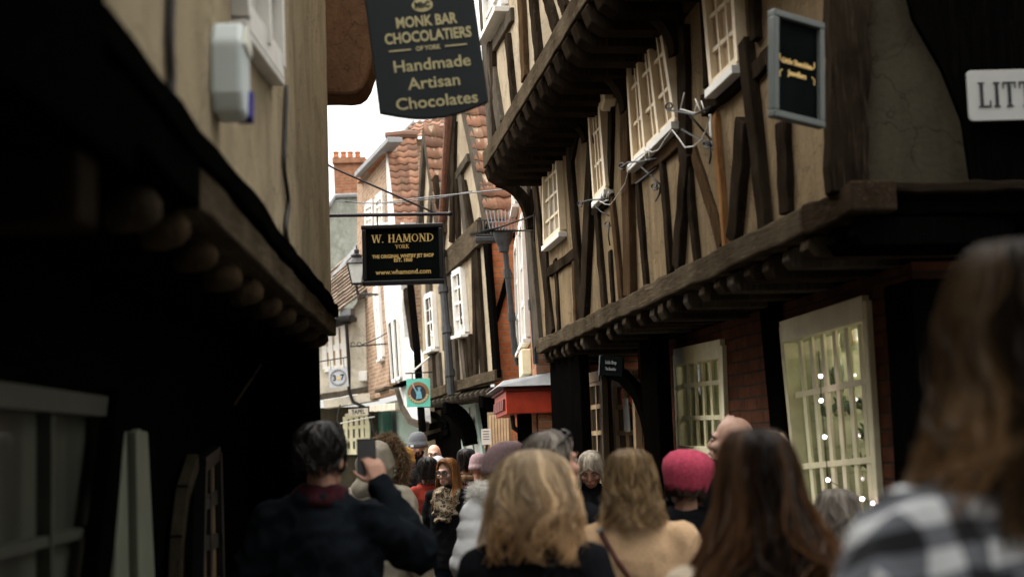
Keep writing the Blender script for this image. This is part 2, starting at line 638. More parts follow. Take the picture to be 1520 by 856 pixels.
SUN_AZ, SUN_EL = R(-60), R(46)
SUN_ROT = SUN_AZ
SUN_E = 3.4
SKY_LO, SKY_HI = .72, 7.4
S.view_settings.view_transform = 'Standard'
S.view_settings.look = 'None'
S.view_settings.exposure = 0
S.view_settings.gamma = 1
S.cycles.use_denoising = True
S.cycles.max_bounces = 8
S.cycles.transparent_max_bounces = 8
S.render.film_transparent = False
setup_world()
M = dict(
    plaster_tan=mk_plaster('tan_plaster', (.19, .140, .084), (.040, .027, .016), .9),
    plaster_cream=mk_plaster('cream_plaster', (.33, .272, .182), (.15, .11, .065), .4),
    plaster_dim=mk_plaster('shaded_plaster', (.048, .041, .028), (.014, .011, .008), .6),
    plaster_pale=mk_plaster('pale_plaster', (.36, .295, .21), (.15, .12, .085), .5),
    render_white=mk_plaster('white_render', (.62, .61, .585), (.42, .39, .34), .25),
    render_cream=mk_plaster('cream_render', (.55, .50, .41), (.32, .27, .2), .4),
    render_green=mk_plaster('grey_green_render', (.25, .26, .225), (.17, .165, .14), .4),
    t_dark=mk_timber('dark_timber', (.013, .0095, .0065), 'z', (.062, .046, .032), .45),
    t_darkx=mk_timber('dark_timber_beam', (.014, .010, .007), 'x', (.04, .03, .02), .35),
    t_brown=mk_timber('brown_timber', (.045, .027, .015), 'z', (.12, .077, .042), .4),
    t_brownx=mk_timber('sooty_beam', (.020, .014, .009), 'x', (.075, .055, .036), .4),  # darker copy of the weathered beam, shade put into its colour
    t_orange=mk_timber('orange_timber', (.22, .11, .045), 'z', (.33, .18, .08), .4),
    t_grey=mk_timber('weathered_beam', (.046, .035, .023), 'x', (.145, .115, .078), .5),
    t_greyz=mk_timber('weathered_post', (.055, .046, .036), 'z', (.14, .118, .092), .5),
    t_black=mk_timber('black_timber', (.0022, .002, .0018), 'z', (.005, .0045, .004), .3),  # near-black, also standing in for deep shade under the overhangs
    t_blackx=mk_timber('black_timber_beam', (.0022, .002, .0018), 'x', (.005, .0045, .004), .3),
    joist=mk_timber('joist_end', (.030, .022, .015), 'z', (.10, .078, .052), .45),
    joist_tan=mk_timber('tan_joist_end', (.032, .021, .013), 'z', (.125, .09, .052), .55),
    white=mk_plain('white_paint', (.66, .64, .6), .5, .1, 8, .1),
    cream_paint=mk_plain('cream_paint', (.74, .69, .47), .5, .12, 8, .1),
    tan_paint=mk_plain('tan_paint', (.55, .40, .24), .55, .15, 8, .12),
    sash_cream=mk_plain('sash_paint', (.74, .62, .44), .5, .1, 8, .1),
    grey_paint=mk_plain('grey_green_paint', (.038, .04, .031), .6, .15, 6, .1),
    sage_paint=mk_plain('sage_paint', (.12, .13, .095), .6, .12, 6, .1),
    green_paint=mk_plain('pale_green_paint', (.30, .38, .33), .5, .15, 8, .1),
    dkgreen_paint=mk_plain('dark_green_paint', (.01, .05, .035), .4, .2, 8, .1),
    red_paint=mk_plain('red_paint', (.42, .045, .018), .45, .2, 9, .12),
    red_dark=mk_plain('maroon_paint', (.14, .025, .018), .5, .2, 9, .12),
    black_paint=mk_plain('black_paint', (.004, .0042, .0042), .45, .3, 10, .06),
    sign_black=mk_plain('sign_black', (.004, .0055, .005), .6, .3, 5, .04, spec=0),
    sign_slate=mk_plain('sign_slate', (.0105, .0145, .017), .55, .2, 4, .05, spec=.2),
    gold=mk_plain('gold_leaf', (.62, .42, .15), .45, .15, 30, 0),
    gold_pale=mk_plain('pale_gold', (.42, .37, .2), .6, .1, 30, 0),
    sign_white=mk_plain('sign_white', (.36, .36, .345), .45, .06, 5, .03),
    sign_grey=mk_plain('sign_grey', (.42, .44, .47), .6, .1, 10, .05),
    ink=mk_plain('sign_ink', (.02, .021, .024), .5, .1, 20, 0),
    sign_grey_frame=mk_plain('sign_frame', (.075, .084, .08), .5, .12, 8, .05),
    teal=mk_plain('teal_paint', (.13, .48, .38), .5, .08, 10, .05),
    ring_brown=mk_plain('ring_brown', (.23, .105, .05), .5, .1, 20, 0),
    fig_blue=mk_plain('figure_blue', (.14, .34, .43), .5, .15, 30, 0),
    iron=mk_plain('wrought_iron', (.012, .011, .010), .55, .3, 30, .2, .3),
    iron_purple=mk_plain('painted_bar', (.018, .012, .016), .5, .3, 20, .1, .2),
    rust=mk_plain('rusty_iron', (.10, .04, .022), .7, .4, 20, .3),
    pipe=mk_plain('grey_pipe', (.03, .03, .031), .5, .3, 14, .15, .2),
    lead=mk_plain('lead_sheet', (.20, .205, .21), .6, .2, 8, .2),
    cable_white=mk_plain('white_cable', (.5, .48, .44), .5, .1, 10, 0),
    cable_black=mk_plain('black_cable', (.02, .018, .016), .6, .2, 10, 0),
    box_white=mk_plain('alarm_plastic', (.52, .57, .56), .45, .05, 4, .02),
    box_top=mk_plain('alarm_pale', (.70, .69, .60), .45, .05, 4, .02),
    box_blue=mk_plain('alarm_blue', (.02, .02, .2), .25, .2, 10, .02),
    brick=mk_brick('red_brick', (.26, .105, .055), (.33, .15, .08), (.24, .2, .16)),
    brick_yz=mk_brick('red_brick_side', (.30, .105, .05), (.38, .15, .075), (.25, .2, .16), 1.0, 'yz'),
    brick_or=mk_brick('orange_brick', (.40, .125, .05), (.50, .19, .08), (.30, .22, .15)),
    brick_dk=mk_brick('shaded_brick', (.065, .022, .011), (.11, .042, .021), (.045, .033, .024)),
    brick_pale=mk_brick('pale_brick', (.24, .145, .09), (.38, .25, .165), (.44, .39, .32)),
    paving=mk_brick('stone_setts', (.12, .11, .10), (.17, .155, .14), (.06, .055, .05), 1.6, 'xy'),
    flags=mk_brick('stone_flags', (.16, .15, .135), (.21, .2, .18), (.07, .065, .06), 3.2, 'xy'),
    earth=mk_plain('earth', (.10, .09, .075), .95, .2, .4, .2),
    tiles=mk_attr('clay_pantiles', [(0, (.13, .07, .048)), (.4, (.24, .125, .08)), (.75, (.31, .155, .095)), (1, (.36, .24, .165))], .85, moss=(.07, .075, .032)),
    tiles_brown=mk_attr('brown_tiles', [(0, (.12, .088, .065)), (.5, (.20, .15, .11)), (1, (.27, .21, .16))], .9, moss=(.1, .1, .07)),
    pane_tan=mk_blind('curtained_glass', (.30, .19, .095), (.60, .43, .25)),
    pane_white=mk_blind('pale_curtained_glass', (.45, .43, .38), (.68, .65, .58), 14),
    pane_dark=mk_blind('dark_glass', (.010, .012, .012), (.03, .032, .03), 8),
    pane_dim=mk_blind('dim_curtained_glass', (.030, .034, .025), (.10, .105, .08), 10),
    pane_warm=mk_blind('warm_glass', (.34, .22, .09), (.6, .44, .22), 12),
    glass=mk_glass('shop_glass'),
    bulb=mk_emit('lit_bulb', (1.0, .76, .80), 20),
    shop_lamp=mk_emit('lit_shop_lamp', (1.0, .86, .66), 85),  # added glow that brightens the window displays
    shop_in=mk_plain('shop_interior', (.50, .45, .34), .8, .4, 4, 0),
    shop_board=mk_plain('shop_shutter_boards', (.60, .57, .40), .7, .2, 5, .1),
    glass_item=mk_plain('display_glassware', (.5, .5, .46), .2, .2, 10, 0),
    foil=mk_plain('display_gold', (.35, .22, .05), .3, .3, 10, 0),
    leafy=mk_plain('display_leaves', (.03, .09, .02), .6, .3, 10, 0),
    lamp_glass=mk_plain('lantern_glass', (.42, .42, .40), .2, .1, 8, 0),
    cove=mk_plaster('brown_cove', (.11, .06, .034), (.022, .015, .01), .45),
)
# ------------------------------------------------------------------ ground, street, pavements
def ribbon(name, line, off0, off1, z, mat, z0=None):
    mb = MB()
    L_, R_ = [], []
    for i, p in enumerate(line):
        a = Vector(line[max(i - 1, 0)]); b = Vector(line[min(i + 1, len(line) - 1)])
        t = (b - a).normalized(); nn = Vector((t.y, -t.x))
        L_.append(Vector(p) + nn * off0); R_.append(Vector(p) + nn * off1)
    n = len(line)
    if z0 is None:
        mb.add([(p.x, p.y, z) for p in L_] + [(p.x, p.y, z) for p in R_], [(i, n + i, n + i + 1, i + 1) for i in range(n - 1)])
    else:
        for i in range(n - 1):
            q = [L_[i], R_[i], R_[i + 1], L_[i + 1]]
            mb.hexa([(p.x, p.y, z0) for p in q], [(p.x, p.y, z) for p in q])
    o = mb.build(name, mat)
    o['kind'] = 'structure'
    return o


g = MB(); g.add([(-300, -300, -.02), (300, -300, -.02), (300, 300, -.02), (-300, 300, -.02)], [(0, 1, 2, 3)])
go = g.build('ground', M['earth']); go['kind'] = 'structure'
CL = [(.1, -14), (.1, -2), (.1, 5), (-.25, 10), (-.8, 15), (-2.1, 20), (-3.8, 25), (-5.6, 30), (-8.5, 36), (-13, 43), (-20, 50)]
ribbon('street', CL, -3.2, 3.2, 0.0, M['paving'])
ribbon('pavement', CL, -3.0, -.95, .10, M['flags'], -.01)
ribbon('pavement', CL, .95, 3.0, .10, M['flags'], -.01)

# ------------------------------------------------------------------ the big timber-framed house on the right
a_, b_ = P(1262, 285, 5.5), P(797, 520, 13.2)
FR = Fac((a_.x, a_.y), (b_.x, b_.y), +1)
RH = FR.thing('timber_house', 'big brown half-timbered house with two overhanging upper floors, filling the right side', 'house')
LR = FR.len


def curve_bracket(fac, name, s, z_top, n_out, z_bot, mat, parent, w=.13, n_in=.0, th=.12, ds=0.0):
    """curved timber bracing an overhang: from the soffit out at n_out down to the wall"""
    mb = MB()
    N = 12
    pi_, po = [], []
    for i in range(N + 1):
        u = math.pi / 2 * i / N
        # leaves the wall upright and bends over to meet the soffit
        n = n_in + (n_out - n_in) * (1 - math.cos(u)) ** 1.15
        z = z_bot + (z_top - z_bot) * math.sin(u)
        pi_.append((n - .015 * (1 - i / N), z))
        k = th * (.75 + .25 * math.sin(u * 2))
        po.append((n + k * math.cos(u), z - k * math.sin(u) + (.0 if i else -.03)))
    for i in range(N):
        s0, s1 = s - w / 2, s + w / 2
        qa = [fac.L(s0, *pi_[i]), fac.L(s0, *po[i]), fac.L(s0, *po[i + 1]), fac.L(s0, *pi_[i + 1])]
        qb = [fac.L(s1, *pi_[i]), fac.L(s1, *po[i]), fac.L(s1, *po[i + 1]), fac.L(s1, *pi_[i + 1])]
        mb.hexa(qa, qb)
    return mb.build(name, mat, parent)


# first-floor wall (one slab) -----------------------------------------------------------------
ZB = 2.50
zt_far = FR.sz(776, 243)[1]
mb = MB()
zb0, zb1 = FR.sz(1258, 300)[1], FR.sz(797, 515)[1]
mb.hexa([FR.L(0, -.2, zb0), FR.L(LR, -.2, zb1), FR.L(LR, 0, zb1), FR.L(0, 0, zb0)],
        [FR.L(0, -.2, 4.75), FR.L(LR, -.2, 4.75), FR.L(LR, 0, 4.75), FR.L(0, 0, 4.75)])
mb.build('wall', M['plaster_tan'], RH)
# long weathered sill beam of the first floor
b1, b2 = FR.sz(1262, 292, .07), FR.sz(795, 514, .07)
bm_ = (b1[0] + .55, b1[1] + (b2[1] - b1[1]) * .55 / (b2[0] - b1[0]))
FR.beam('sill_beam', b1, bm_, .125, -.12, .066, M['t_brownx'], RH, jit=.008, seg=6, bevel=.012)  # near end in the darker copy, its dimness painted in
FR.beam('sill_beam', bm_, b2, .125, -.12, .07, M['t_grey'], RH, jit=.009, seg=40, bevel=.012)


def beamz(s):
    return b1[1] + (b2[1] - b1[1]) * (s - b1[0]) / (b2[0] - b1[0])


# joists whose ends show under it
jx = [(803, 533), (811, 529), (820, 526), (829, 523), (839, 519), (850, 514), (861, 509), (879, 499), (897, 490), (910, 484), (925, 478), (942, 468), (960, 460),
      (976, 451), (990, 446), (1009, 435), (1035, 424), (1057, 413), (1076, 403), (1100, 391), (1125, 378), (1155, 364), (1190, 346), (1222, 330), (1251, 316)]
for i, (x, y) in enumerate(jx):
    s, z = FR.sz(x, y, .06)
    z = beamz(s) - .068
    w, h = random.uniform(.085, .115), random.uniform(.085, .115)
    mb = MB()
    ins = random.uniform(.0, .03)
    prof = [(-.62, z), (.03 - ins, z), (.055 - ins, z - .02), (.06 - ins, z - h * .6), (.035 - ins, z - h), (-.62, z - h)]
    mb.prism([FR.L(s - w / 2, n, zz) for n, zz in prof], FR.L(s + w / 2, 0, 0) - FR.L(s - w / 2, 0, 0))
    mb.build('joist', M['t_black'] if i > 22 else M['joist'] if i % 3 else M['t_greyz'], RH, bevel=.006)  # nearest joists blackened to stand for the dark corner
sf = MB()
FR.slab(sf, -.0, LR, 2.50, 2.53, -.75, -.125)
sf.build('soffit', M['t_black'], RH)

# studs and braces (pixels of the photo: top, bottom, width)
for (a, b, w, m, n1) in [
    ((776, 258), (796, 512), 9, 't_greyz', .045), ((789, 255), (817, 497), 7, 't_dark', .03), ((808, 372), (812, 500), 5, 't_dark', .025),
    ((841, 216), (861, 472), 8, 't_dark', .035), ((875, 196), (862, 474), 10, 't_dark', .045),
    ((883, 316), (895, 460), 6, 't_dark', .03), ((905, 295), (920, 450), 6, 't_brown', .03), ((925, 160), (930, 440), 12, 't_brown', .05),
    ((944, 274), (957, 430), 6, 't_dark', .028), ((979, 240), (992, 406), 6, 't_dark', .03), ((1015, 226), (1001, 400), 12, 't_dark', .042),
    ((1019, 250), (1031, 390), 7, 't_dark', .03), ((1026, 226), (1069, 366), 13, 't_brown', .022), ((1058, 170), (1073, 370), 6, 't_orange', .03),
    ((1098, 178), (1083, 358), 16, 't_dark', .045), ((1099, 60), (1131, 368), 13, 't_dark', .05), ((1156, 180), (1161, 318), 17, 't_dark', .035),
    ((822, 385), (828, 492), 4, 't_dark', .02), ((850, 380), (853, 478), 4, 't_brown', .02), ((903, 372), (908, 455), 4, 't_dark', .022), 
    
    ((870, 190), (878, 250), 6, 't_dark', .03), ((905, 150), (902, 280), 6, 't_dark', .03), ((1008, 40), (1012, 240), 14, 't_dark', .04),
    ((1040, -30), (1046, 130), 8, 't_dark', .035), ((1110, -60), (1116, 60), 10, 't_dark', .04), ((860, 170), (846, 235), 5, 't_dark', .03),
]:
    FR.pbeam('stud' if abs(b[0] - a[0]) < 24 else 'brace', a, b, w * .86, -.02, n1, M[m], RH, seg=6, jit=.007)
# rails
for (a, b, w, m) in [((812, 404), (852, 376), 13, 't_dark'), ((1040, 158), (1112, 92), 26, 't_dark'), ((1113, 110), (1160, 62), 22, 't_dark'),
                     ((934, 268), (1008, 205), 16, 't_brown'), ((877, 316), (906, 292), 8, 't_dark'), ((780, 258), (862, 175), 25, 't_brown'), ((862, 175), (960, 60), 30, 't_brown'), ((960, 60), (1060, -70), 40, 't_brown')]:
    FR.pbeam('rail', a, b, w, -.02, .03, M[m], RH, seg=8)
# windows of the first floor: BL, BR, TR, TL
for q, nx, ny, kw in [
    ([(809, 362), (833, 341), (826, 220), (807, 239)], 3, 4, dict(mats=('sash_cream', 'pane_white'), sill=.07)),
    ([(884, 296), (901, 277), (890, 139), (875, 158)], 4, 3, dict(mats=('sash_cream', 'pane_tan'), sill=.07)),
    ([(942, 240), (1004, 178), (980, 24), (932, 82)], 6, 3, dict(mats=('sash_cream', 'pane_tan'), sill=.085, mull=(2, 4))),
    ([(1059, 128), (1097, 92), (1087, -60), (1046, -20)], 3, 3, dict(mats=('sash_cream', 'pane_tan'), sill=.085)),
]:
    ms = kw.pop('mats')
    f = FR.window(FR.q(q, .04), nx, ny, (M[ms[0]], M[ms[1]], M['white']), RH, n=.0, proud=.055, **kw)

# second floor ------------------------------------------------------------------------------
OV = .46
zj = FR.sz(726, 236, OV)[1]
zup = zj + .0
s_far = FR.sz(726, 225, OV)[0]
s_near = -.3
c1, c2 = FR.sz(726, 222, OV + .05), FR.sz(852, 8, OV + .05)
sl = (c2[1] - c1[1]) / (c2[0] - c1[0])


def fz(s):
    return c1[1] + sl * (s - c1[0])


mb = MB()
mb.hexa([FR.L(s_near, OV - .2, fz(s_near)), FR.L(s_far, OV - .2, fz(s_far)), FR.L(s_far, OV, fz(s_far)), FR.L(s_near, OV, fz(s_near))],
        [FR.L(s_near, OV - .2, 6.4), FR.L(s_far, OV - .2, 6.4), FR.L(s_far, OV, 6.4), FR.L(s_near, OV, 6.4)])
mb.build('wall', M['plaster_pale'], RH)
FR.beam('fascia_board', (s_near, fz(s_near) - .01), (s_far + .05, fz(s_far) - .01), .15, OV - .04, OV + .05, M['t_grey'], RH, jit=.006, seg=30)
k = 0
s = s_far - .06
while s > s_near:
    mb = MB()
    z = fz(s) - .085
    h, w = .17, .15
    prof = [(-.15, z), (OV + .03, z), (OV + .05, z - .03), (OV + .02, z - h * .7), (OV - .06, z - h), (-.15, z - h)]
    mb.prism([FR.L(s - w / 2, n, zz) for n, zz in prof], FR.L(s + w / 2, 0, 0) - FR.L(s - w / 2, 0, 0))
    mb.build('joist', M['t_dark'], RH, bevel=.008)
    s -= .33
    k += 1
sf = MB()
sf.hexa([FR.L(s_near, .0, fz(s_near) - .07), FR.L(s_far, .0, fz(s_far) - .07), FR.L(s_far, OV, fz(s_far) - .07), FR.L(s_near, OV, fz(s_near) - .07)],
        [FR.L(s_near, .0, fz(s_near) - .05), FR.L(s_far, .0, fz(s_far) - .05), FR.L(s_far, OV, fz(s_far) - .05), FR.L(s_near, OV, fz(s_near) - .05)])
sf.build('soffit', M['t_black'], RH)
for (x, y) in [(776, 345), (868, 205), (926, 160), (1000, 75), (1110, -20)]:
    s, z = FR.sz(x, y, .05)
    s = min(s, LR - .08)
    curve_bracket(FR, 'bracket', s, fz(s) - .10, OV - .12, z, M['t_dark'], RH, th=.085)
    FR.beam('post', (s, z + .05), (s, fz(s) - .2), .13, -.01, .04, M['t_dark'], RH, seg=4)
F2 = Fac(tuple(FR.W(0, OV, 0).xy), tuple(FR.W(1, OV, 0).xy), +1)


def up(name, a, b, w, m, n1=.04):
    A, B = FR.sz(*a, OV + n1), FR.sz(*b, OV + n1)
    ww = FR.width((a[0] + b[0]) / 2, (a[1] + b[1]) / 2, w, OV + n1, (b[0] - a[0], b[1] - a[1]))
    FR.beam(name, A, B, ww, OV - .02, OV + n1, M[m], RH, seg=8, jit=.007)


for a, b, w, m in [((709, -60), (728, 222), 7, 't_greyz'), ((714, 20), (741, 195), 8, 't_greyz'), ((750, 55), (760, 160), 4, 't_dark'), ((770, -10), (776, 118), 6, 't_brown'),
                   ((786, -20), (797, 92), 7, 't_dark'), ((803, -20), (822, 45), 9, 't_dark'), ((728, 62), (732, 200), 4, 't_dark'), ((820, -40), (836, 20), 8, 't_dark')]:
    up('stud', a, b, w, m)
up('rail', (729, 72), (757, 22), 10, 't_greyz', .035)
q = [FR.sz(x, y, OV) for x, y in [(729, 56), (754, 8), (746, -80), (724, -30)]]
FR.window(q, 2, 3, (M['white'], M['pane_white'], M['white']), RH, n=OV, proud=.06, sill=.12)
# gabled roof over it (out of frame, seen from a step aside; it also shades the street)
rf = MB()
rf.hexa([FR.L(-.4, OV + .2, 6.35), FR.L(s_far + .1, OV + .2, 6.35), FR.L(s_far + .1, -3.2, 10.0), FR.L(-.4, -3.2, 10.0)],
        [FR.L(-.4, OV + .2, 6.45), FR.L(s_far + .1, OV + .2, 6.45), FR.L(s_far + .1, -3.2, 10.1), FR.L(-.4, -3.2, 10.1)])
rf.build('roof', M['tiles_brown'], RH)
fe = MB()
for (s0, s1) in ((LR - .1, LR),):
    FR.slab(fe, s0, s1, 0.0, 4.6, -5, -.205)
    fe.hexa([FR.L(s0, -5, 4.6), FR.L(s1, -5, 4.6), FR.L(s1, OV - .21, 4.6), FR.L(s0, OV - .21, 4.6)],
            [FR.L(s0, -5, 7.2), FR.L(s1, -5, 7.2), FR.L(s1, OV - .21, 6.3), FR.L(s0, OV - .21, 6.3)])
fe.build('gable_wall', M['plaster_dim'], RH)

# near end of the house: wall that faces the camera above the alley ---------------------------
FE = Fac((FR.a.x, FR.a.y), (FR.a.x + 1.0, FR.a.y + .02), -1)
# children of RH are in FR's frame; the end wall gets its own matrix through M_E
ME = (Matrix.Translation(FR.a) @ Matrix.Rotation(FR.ang, 4, 'Z')).inverted() @ (Matrix.Translation(FE.a) @ Matrix.Rotation(FE.ang, 4, 'Z'))


def onE(o):
    o.matrix_local = ME
    return o


mb = MB(); FE.slab(mb, -.0, 4.5, 2.55, 6.3, -.2, 0.0)
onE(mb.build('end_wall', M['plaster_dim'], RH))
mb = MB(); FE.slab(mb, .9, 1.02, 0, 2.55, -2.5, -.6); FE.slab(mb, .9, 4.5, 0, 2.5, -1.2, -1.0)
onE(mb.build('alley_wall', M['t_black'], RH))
cp0, cp1 = FE.sz(1262, -60, .05), FE.sz(1268, 290, .05)
onE(FE.pbeam('corner_post', (1266, -80), (1268, 285), 58, -.06, .06, M['t_dark'], RH, seg=9, jit=.012))
onE(FE.pbeam('sill_rail', (1275, 278), (1720, 268), 16, -.05, .12, M['t_darkx'], RH, seg=20, jit=.005))
onE(FE.pbeam('sill_beam', (1272, 300), (1720, 292), 36, -.05, .07, M['t_blackx'], RH, seg=20, jit=.008))
mb = MB()
pts = [(1335, -20), (1372, 60), (1405, 118), (1432, 190), (1442, 268)]
for i in range(4):
    FE.bar(mb, FE.sz(*pts[i], .04), FE.sz(*pts[i + 1], .04), .001, -.02, .04)
poly = [FE.L(FE.sz(x, y, .0)[0], -.02, FE.sz(x, y, .0)[1]) for x, y in [(1330, -60), (1352, 30), (1395, 105), (1425, 180), (1438, 270), (1700, 270), (1700, -60)]]
mb = MB(); mb.prism(poly, FE.L(0, .055, 0) - FE.L(0, 0, 0))
onE(mb.build('curved_brace', M['t_black'], RH))
mb = MB(); FE.slab(mb, 0, 4.5, 2.5, 2.54, -1.2, -.05)
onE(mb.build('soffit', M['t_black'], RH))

# ground floor ------------------------------------------------------------------------------
GN = -.48            # its face, set back under the overhang


def gq(pts):
    return [FR.sz(x, y, GN) for x, y in pts]


W1 = gq([(1195, 800), (1312, 800), (1290, 446), (1165, 484)])
W2 = gq([(1012, 668), (1082, 672), (1076, 512), (1006, 526)])


def srange(q):
    return min(p[0] for p in q), max(p[0] for p in q)


ZT = 2.6
a1, b1_ = srange(W1)
a2, b2_ = srange(W2)
zt1 = max(p[1] for p in W1); zl1 = min(p[1] for p in W1)
zt2 = max(p[1] for p in W2); zl2 = min(p[1] for p in W2)
D3 = gq([(925, 720), (954, 720), (948, 562), (917, 566)])
D4 = gq([(884, 720), (905, 720), (900, 562), (880, 566)])
a3, b3 = srange(D3); a4, b4 = srange(D4)
zt3 = 2.25
near_end = .55
gw = MB()
spans = [(near_end, a1), (b1_, a2), (b2_, a3), (b3, a4), (b4, LR)]
for s0, s1 in spans:
    FR.slab(gw, s0, s1, 0.0, 2.36, GN - .22, GN)
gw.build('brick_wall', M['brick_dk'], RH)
gw = MB()
FR.slab(gw, near_end, LR, 2.36, 2.62, GN - .22, GN + .003)
gw.build('lintel_beam', M['t_blackx'], RH)
for (s0, s1, z0, z1) in ((a1, b1_, 0.0, zl1 - .03), (a2, b2_, 0.0, zl2 - .03), (a1, b1_, zt1 + .005, 2.36), (a2, b2_, zt2 + .005, 2.36)):
    gw = MB()
    FR.slab(gw, s0, s1, z0, z1, GN - .22, GN - .003)
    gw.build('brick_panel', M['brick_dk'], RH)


def shop_window(q, nx, ny, mats, boards):
    bl, br, tr, tl = [Vector(p) for p in q]

    def at(u, v):
        return bl.lerp(br, u).lerp(tl.lerp(tr, u), v)
    fr = MB()
    for a, b, w in ((at(0, 0), at(0, 1), .06), (at(1, 0), at(1, 1), .06), (at(0, 0), at(1, 0), .07)):
        FR.bar(fr, a, b, w, GN - .05, GN + .03)
    FR.bar(fr, at(0, .97), at(1, .97), .12, GN - .1, GN + .034)
    f = fr.build('window', M[mats[0]], RH, bevel=.006)
    gb = MB()
    for i in range(1, nx):
        FR.bar(gb, at(i / nx, .01), at(i / nx, .95), .048, GN - .026, GN - .012)
    for j in range(1, ny):
        FR.bar(gb, at(.02, j / ny), at(.98, j / ny), .03, GN - .024, GN - .008)
    gb.build('glazing_bars', M[mats[0]], f)
    p = MB(); FR.quad(p, [at(.01, .01), at(.99, .01), at(.99, .99), at(.01, .99)], GN - .042, GN - .038)
    p.build('pane', M['glass'], f)
    s0, s1 = srange(q)
    z0, z1 = min(p[1] for p in q), max(p[1] for p in q)
    bx = MB()
    FR.slab(bx, s0 - .05, s1 + .05, z0 - .06, z0 - .03, GN - 1.0, GN - .1)
    FR.slab(bx, s0 - .05, s1 + .05, z1 + .03, z1 + .06, GN - 1.0, GN - .1)
    FR.slab(bx, s0 - .08, s0 - .05, z0, z1, GN - 1.0, GN - .1)
    FR.slab(bx, s1 + .05, s1 + .08, z0, z1, GN - 1.0, GN - .1)
    FR.slab(bx, s0, s1, z0, z1, GN - 1.0, GN - .96)
    FR.slab(bx, s1 - .012, s1 - .003, z0, z1, GN - .25, GN - .055)
    FR.slab(bx, s0 + .003, s0 + .012, z0, z1, GN - .25, GN - .055)
    bx.build('display_box', M['shop_in'], f)
    if boards:   # shutters folded behind the glass
        sb = MB()
        n_ = nx
        for i in range(n_):
            u0, u1 = (i + .12) / n_, (i + random.uniform(.5, .72)) / n_
            if boards == 2:
                u1 = (i + .86) / n_
            FR.quad(sb, [at(u0, .02), at(u1, .02), at(u1, .93), at(u0, .93)], GN - .14, GN - .12)
        sb.build('shutter_boards', M['shop_board'], f)
    return f, at


f1, at1 = shop_window(W1, 7, 3, ('cream_paint',), 0)
f2, at2 = shop_window(W2, 6, 3, ('cream_paint',), 2)
# string of lit bulbs in the nearer shop window
tb = FR.thing('string_lights', 'string of small glowing pinkish bulbs hanging before the large shop window', 'string lights')
pb = [(1215, 520), (1218, 558), (1219, 594), (1224, 648), (1229, 712), (1280, 740), (1295, 746)]
cords = []
for x, y in pb:
    s, z = FR.sz(x, y, GN + .05)
    cords.append(FR.L(s, GN + .05, z))
    mb = MB(); mb.ell(cords[-1], (.0095,) * 3)
    if y != 520:
        mb.build('bulb', M['bulb'], tb, True)
mb = MB(); mb.tube(cords, .0025, 5)
mb.build('cord', M['cable_black'], tb)
# added fill lights that brighten the display from inside
for i, (u, v) in enumerate(((.2, .93), (.5, .93), (.8, .93), (.15, .66), (.62, .68), (.35, .45), (.85, .48), (.1, .30), (.6, .26))):
    p = at1(u, v)
    rl = .03 if i < 3 else .016
    mb = MB(); mb.ell(FR.L(p.x, GN - .55 + .08 * (i % 3), p.y), (rl, rl, rl)); ob = mb.build('lamp', M['shop_lamp'], None, True)
    ob.matrix_world = Matrix.Translation(FR.a) @ Matrix.Rotation(FR.ang, 4, 'Z')
    tag(ob, 'small warm lit lamp inside the large shop window', 'lamp', 'shop window lamps')
    p = at2(.5, .93)
    if i == 1:
        mb = MB(); mb.ell(FR.L(p.x, GN - .45, p.y), (.04, .04, .03)); ob = mb.build('lamp', M['shop_lamp'], None, True)
        ob.matrix_world = Matrix.Translation(FR.a) @ Matrix.Rotation(FR.ang, 4, 'Z')
        tag(ob, 'warm lit lamp inside the smaller shop window', 'lamp')
# things on show behind the glass
for i in range(44):
    u, v = random.uniform(.06, .9), random.choice([.30, .42, .55, .70, .86])
    p = at1(u, v)
    mb = MB()
    kind = i % 3
    r = random.uniform(.02, .045)
    n0 = GN - random.uniform(.12, .42)
    c = FR.L(p.x, n0, p.y)
    if kind == 0:
        mb.loft([(0, r * .7, r * .7, 0), (.05, r, r, 0), (.10, r * .8, r * .8, 0), (.13, r * .35, r * .35, 0), (.17, r * .4, r * .4, 0)], 12)
        nm, mt, lb = 'vase', M['glass_item'], 'pale glass vase on display behind the shop window bars'
    elif kind == 1:
        mb.loft([(0, r, r, 0), (.02, r * 1.1, r * 1.1, 0), (.03, r * .3, r * .3, 0), (.09, r * .25, r * .25, 0), (.13, r * .9, r * .9, 0), (.16, r * .95, r * .95, 0)], 12)
        nm, mt, lb = 'ornament', M['foil'], 'small gold ornament on display behind the shop window bars'
    else:
        for k in range(7):
            d = Vector((random.uniform(-1, 1), random.uniform(-1, 1), random.uniform(.5, 1.5))).normalized()
            mb.tube([(0, 0, .0), tuple(d * .07), tuple(d * .13 + Vector((0, 0, -.02)))], [.004, .014, .003], 5)
        nm, mt, lb = 'plant', M['leafy'], 'small green plant on display behind the shop window bars'
    o = mb.build(nm, mt, None, True)
    o.matrix_world = Matrix.Translation(FR.a) @ Matrix.Rotation(FR.ang, 4, 'Z') @ Matrix.Translation(c)
    tag(o, lb, nm, 'shop window display')
sh = FR.thing('display_shelves', 'glass shelves carrying the shop window display', 'shelves')
for v in (.295, .415, .545, .695, .855):
    mb = MB(); FR.quad(mb, [at1(.03, v - .006), at1(.97, v - .006), at1(.97, v), at1(.03, v)], GN - .62, GN - .09)
    mb.build('shelf', M['glass'], sh)

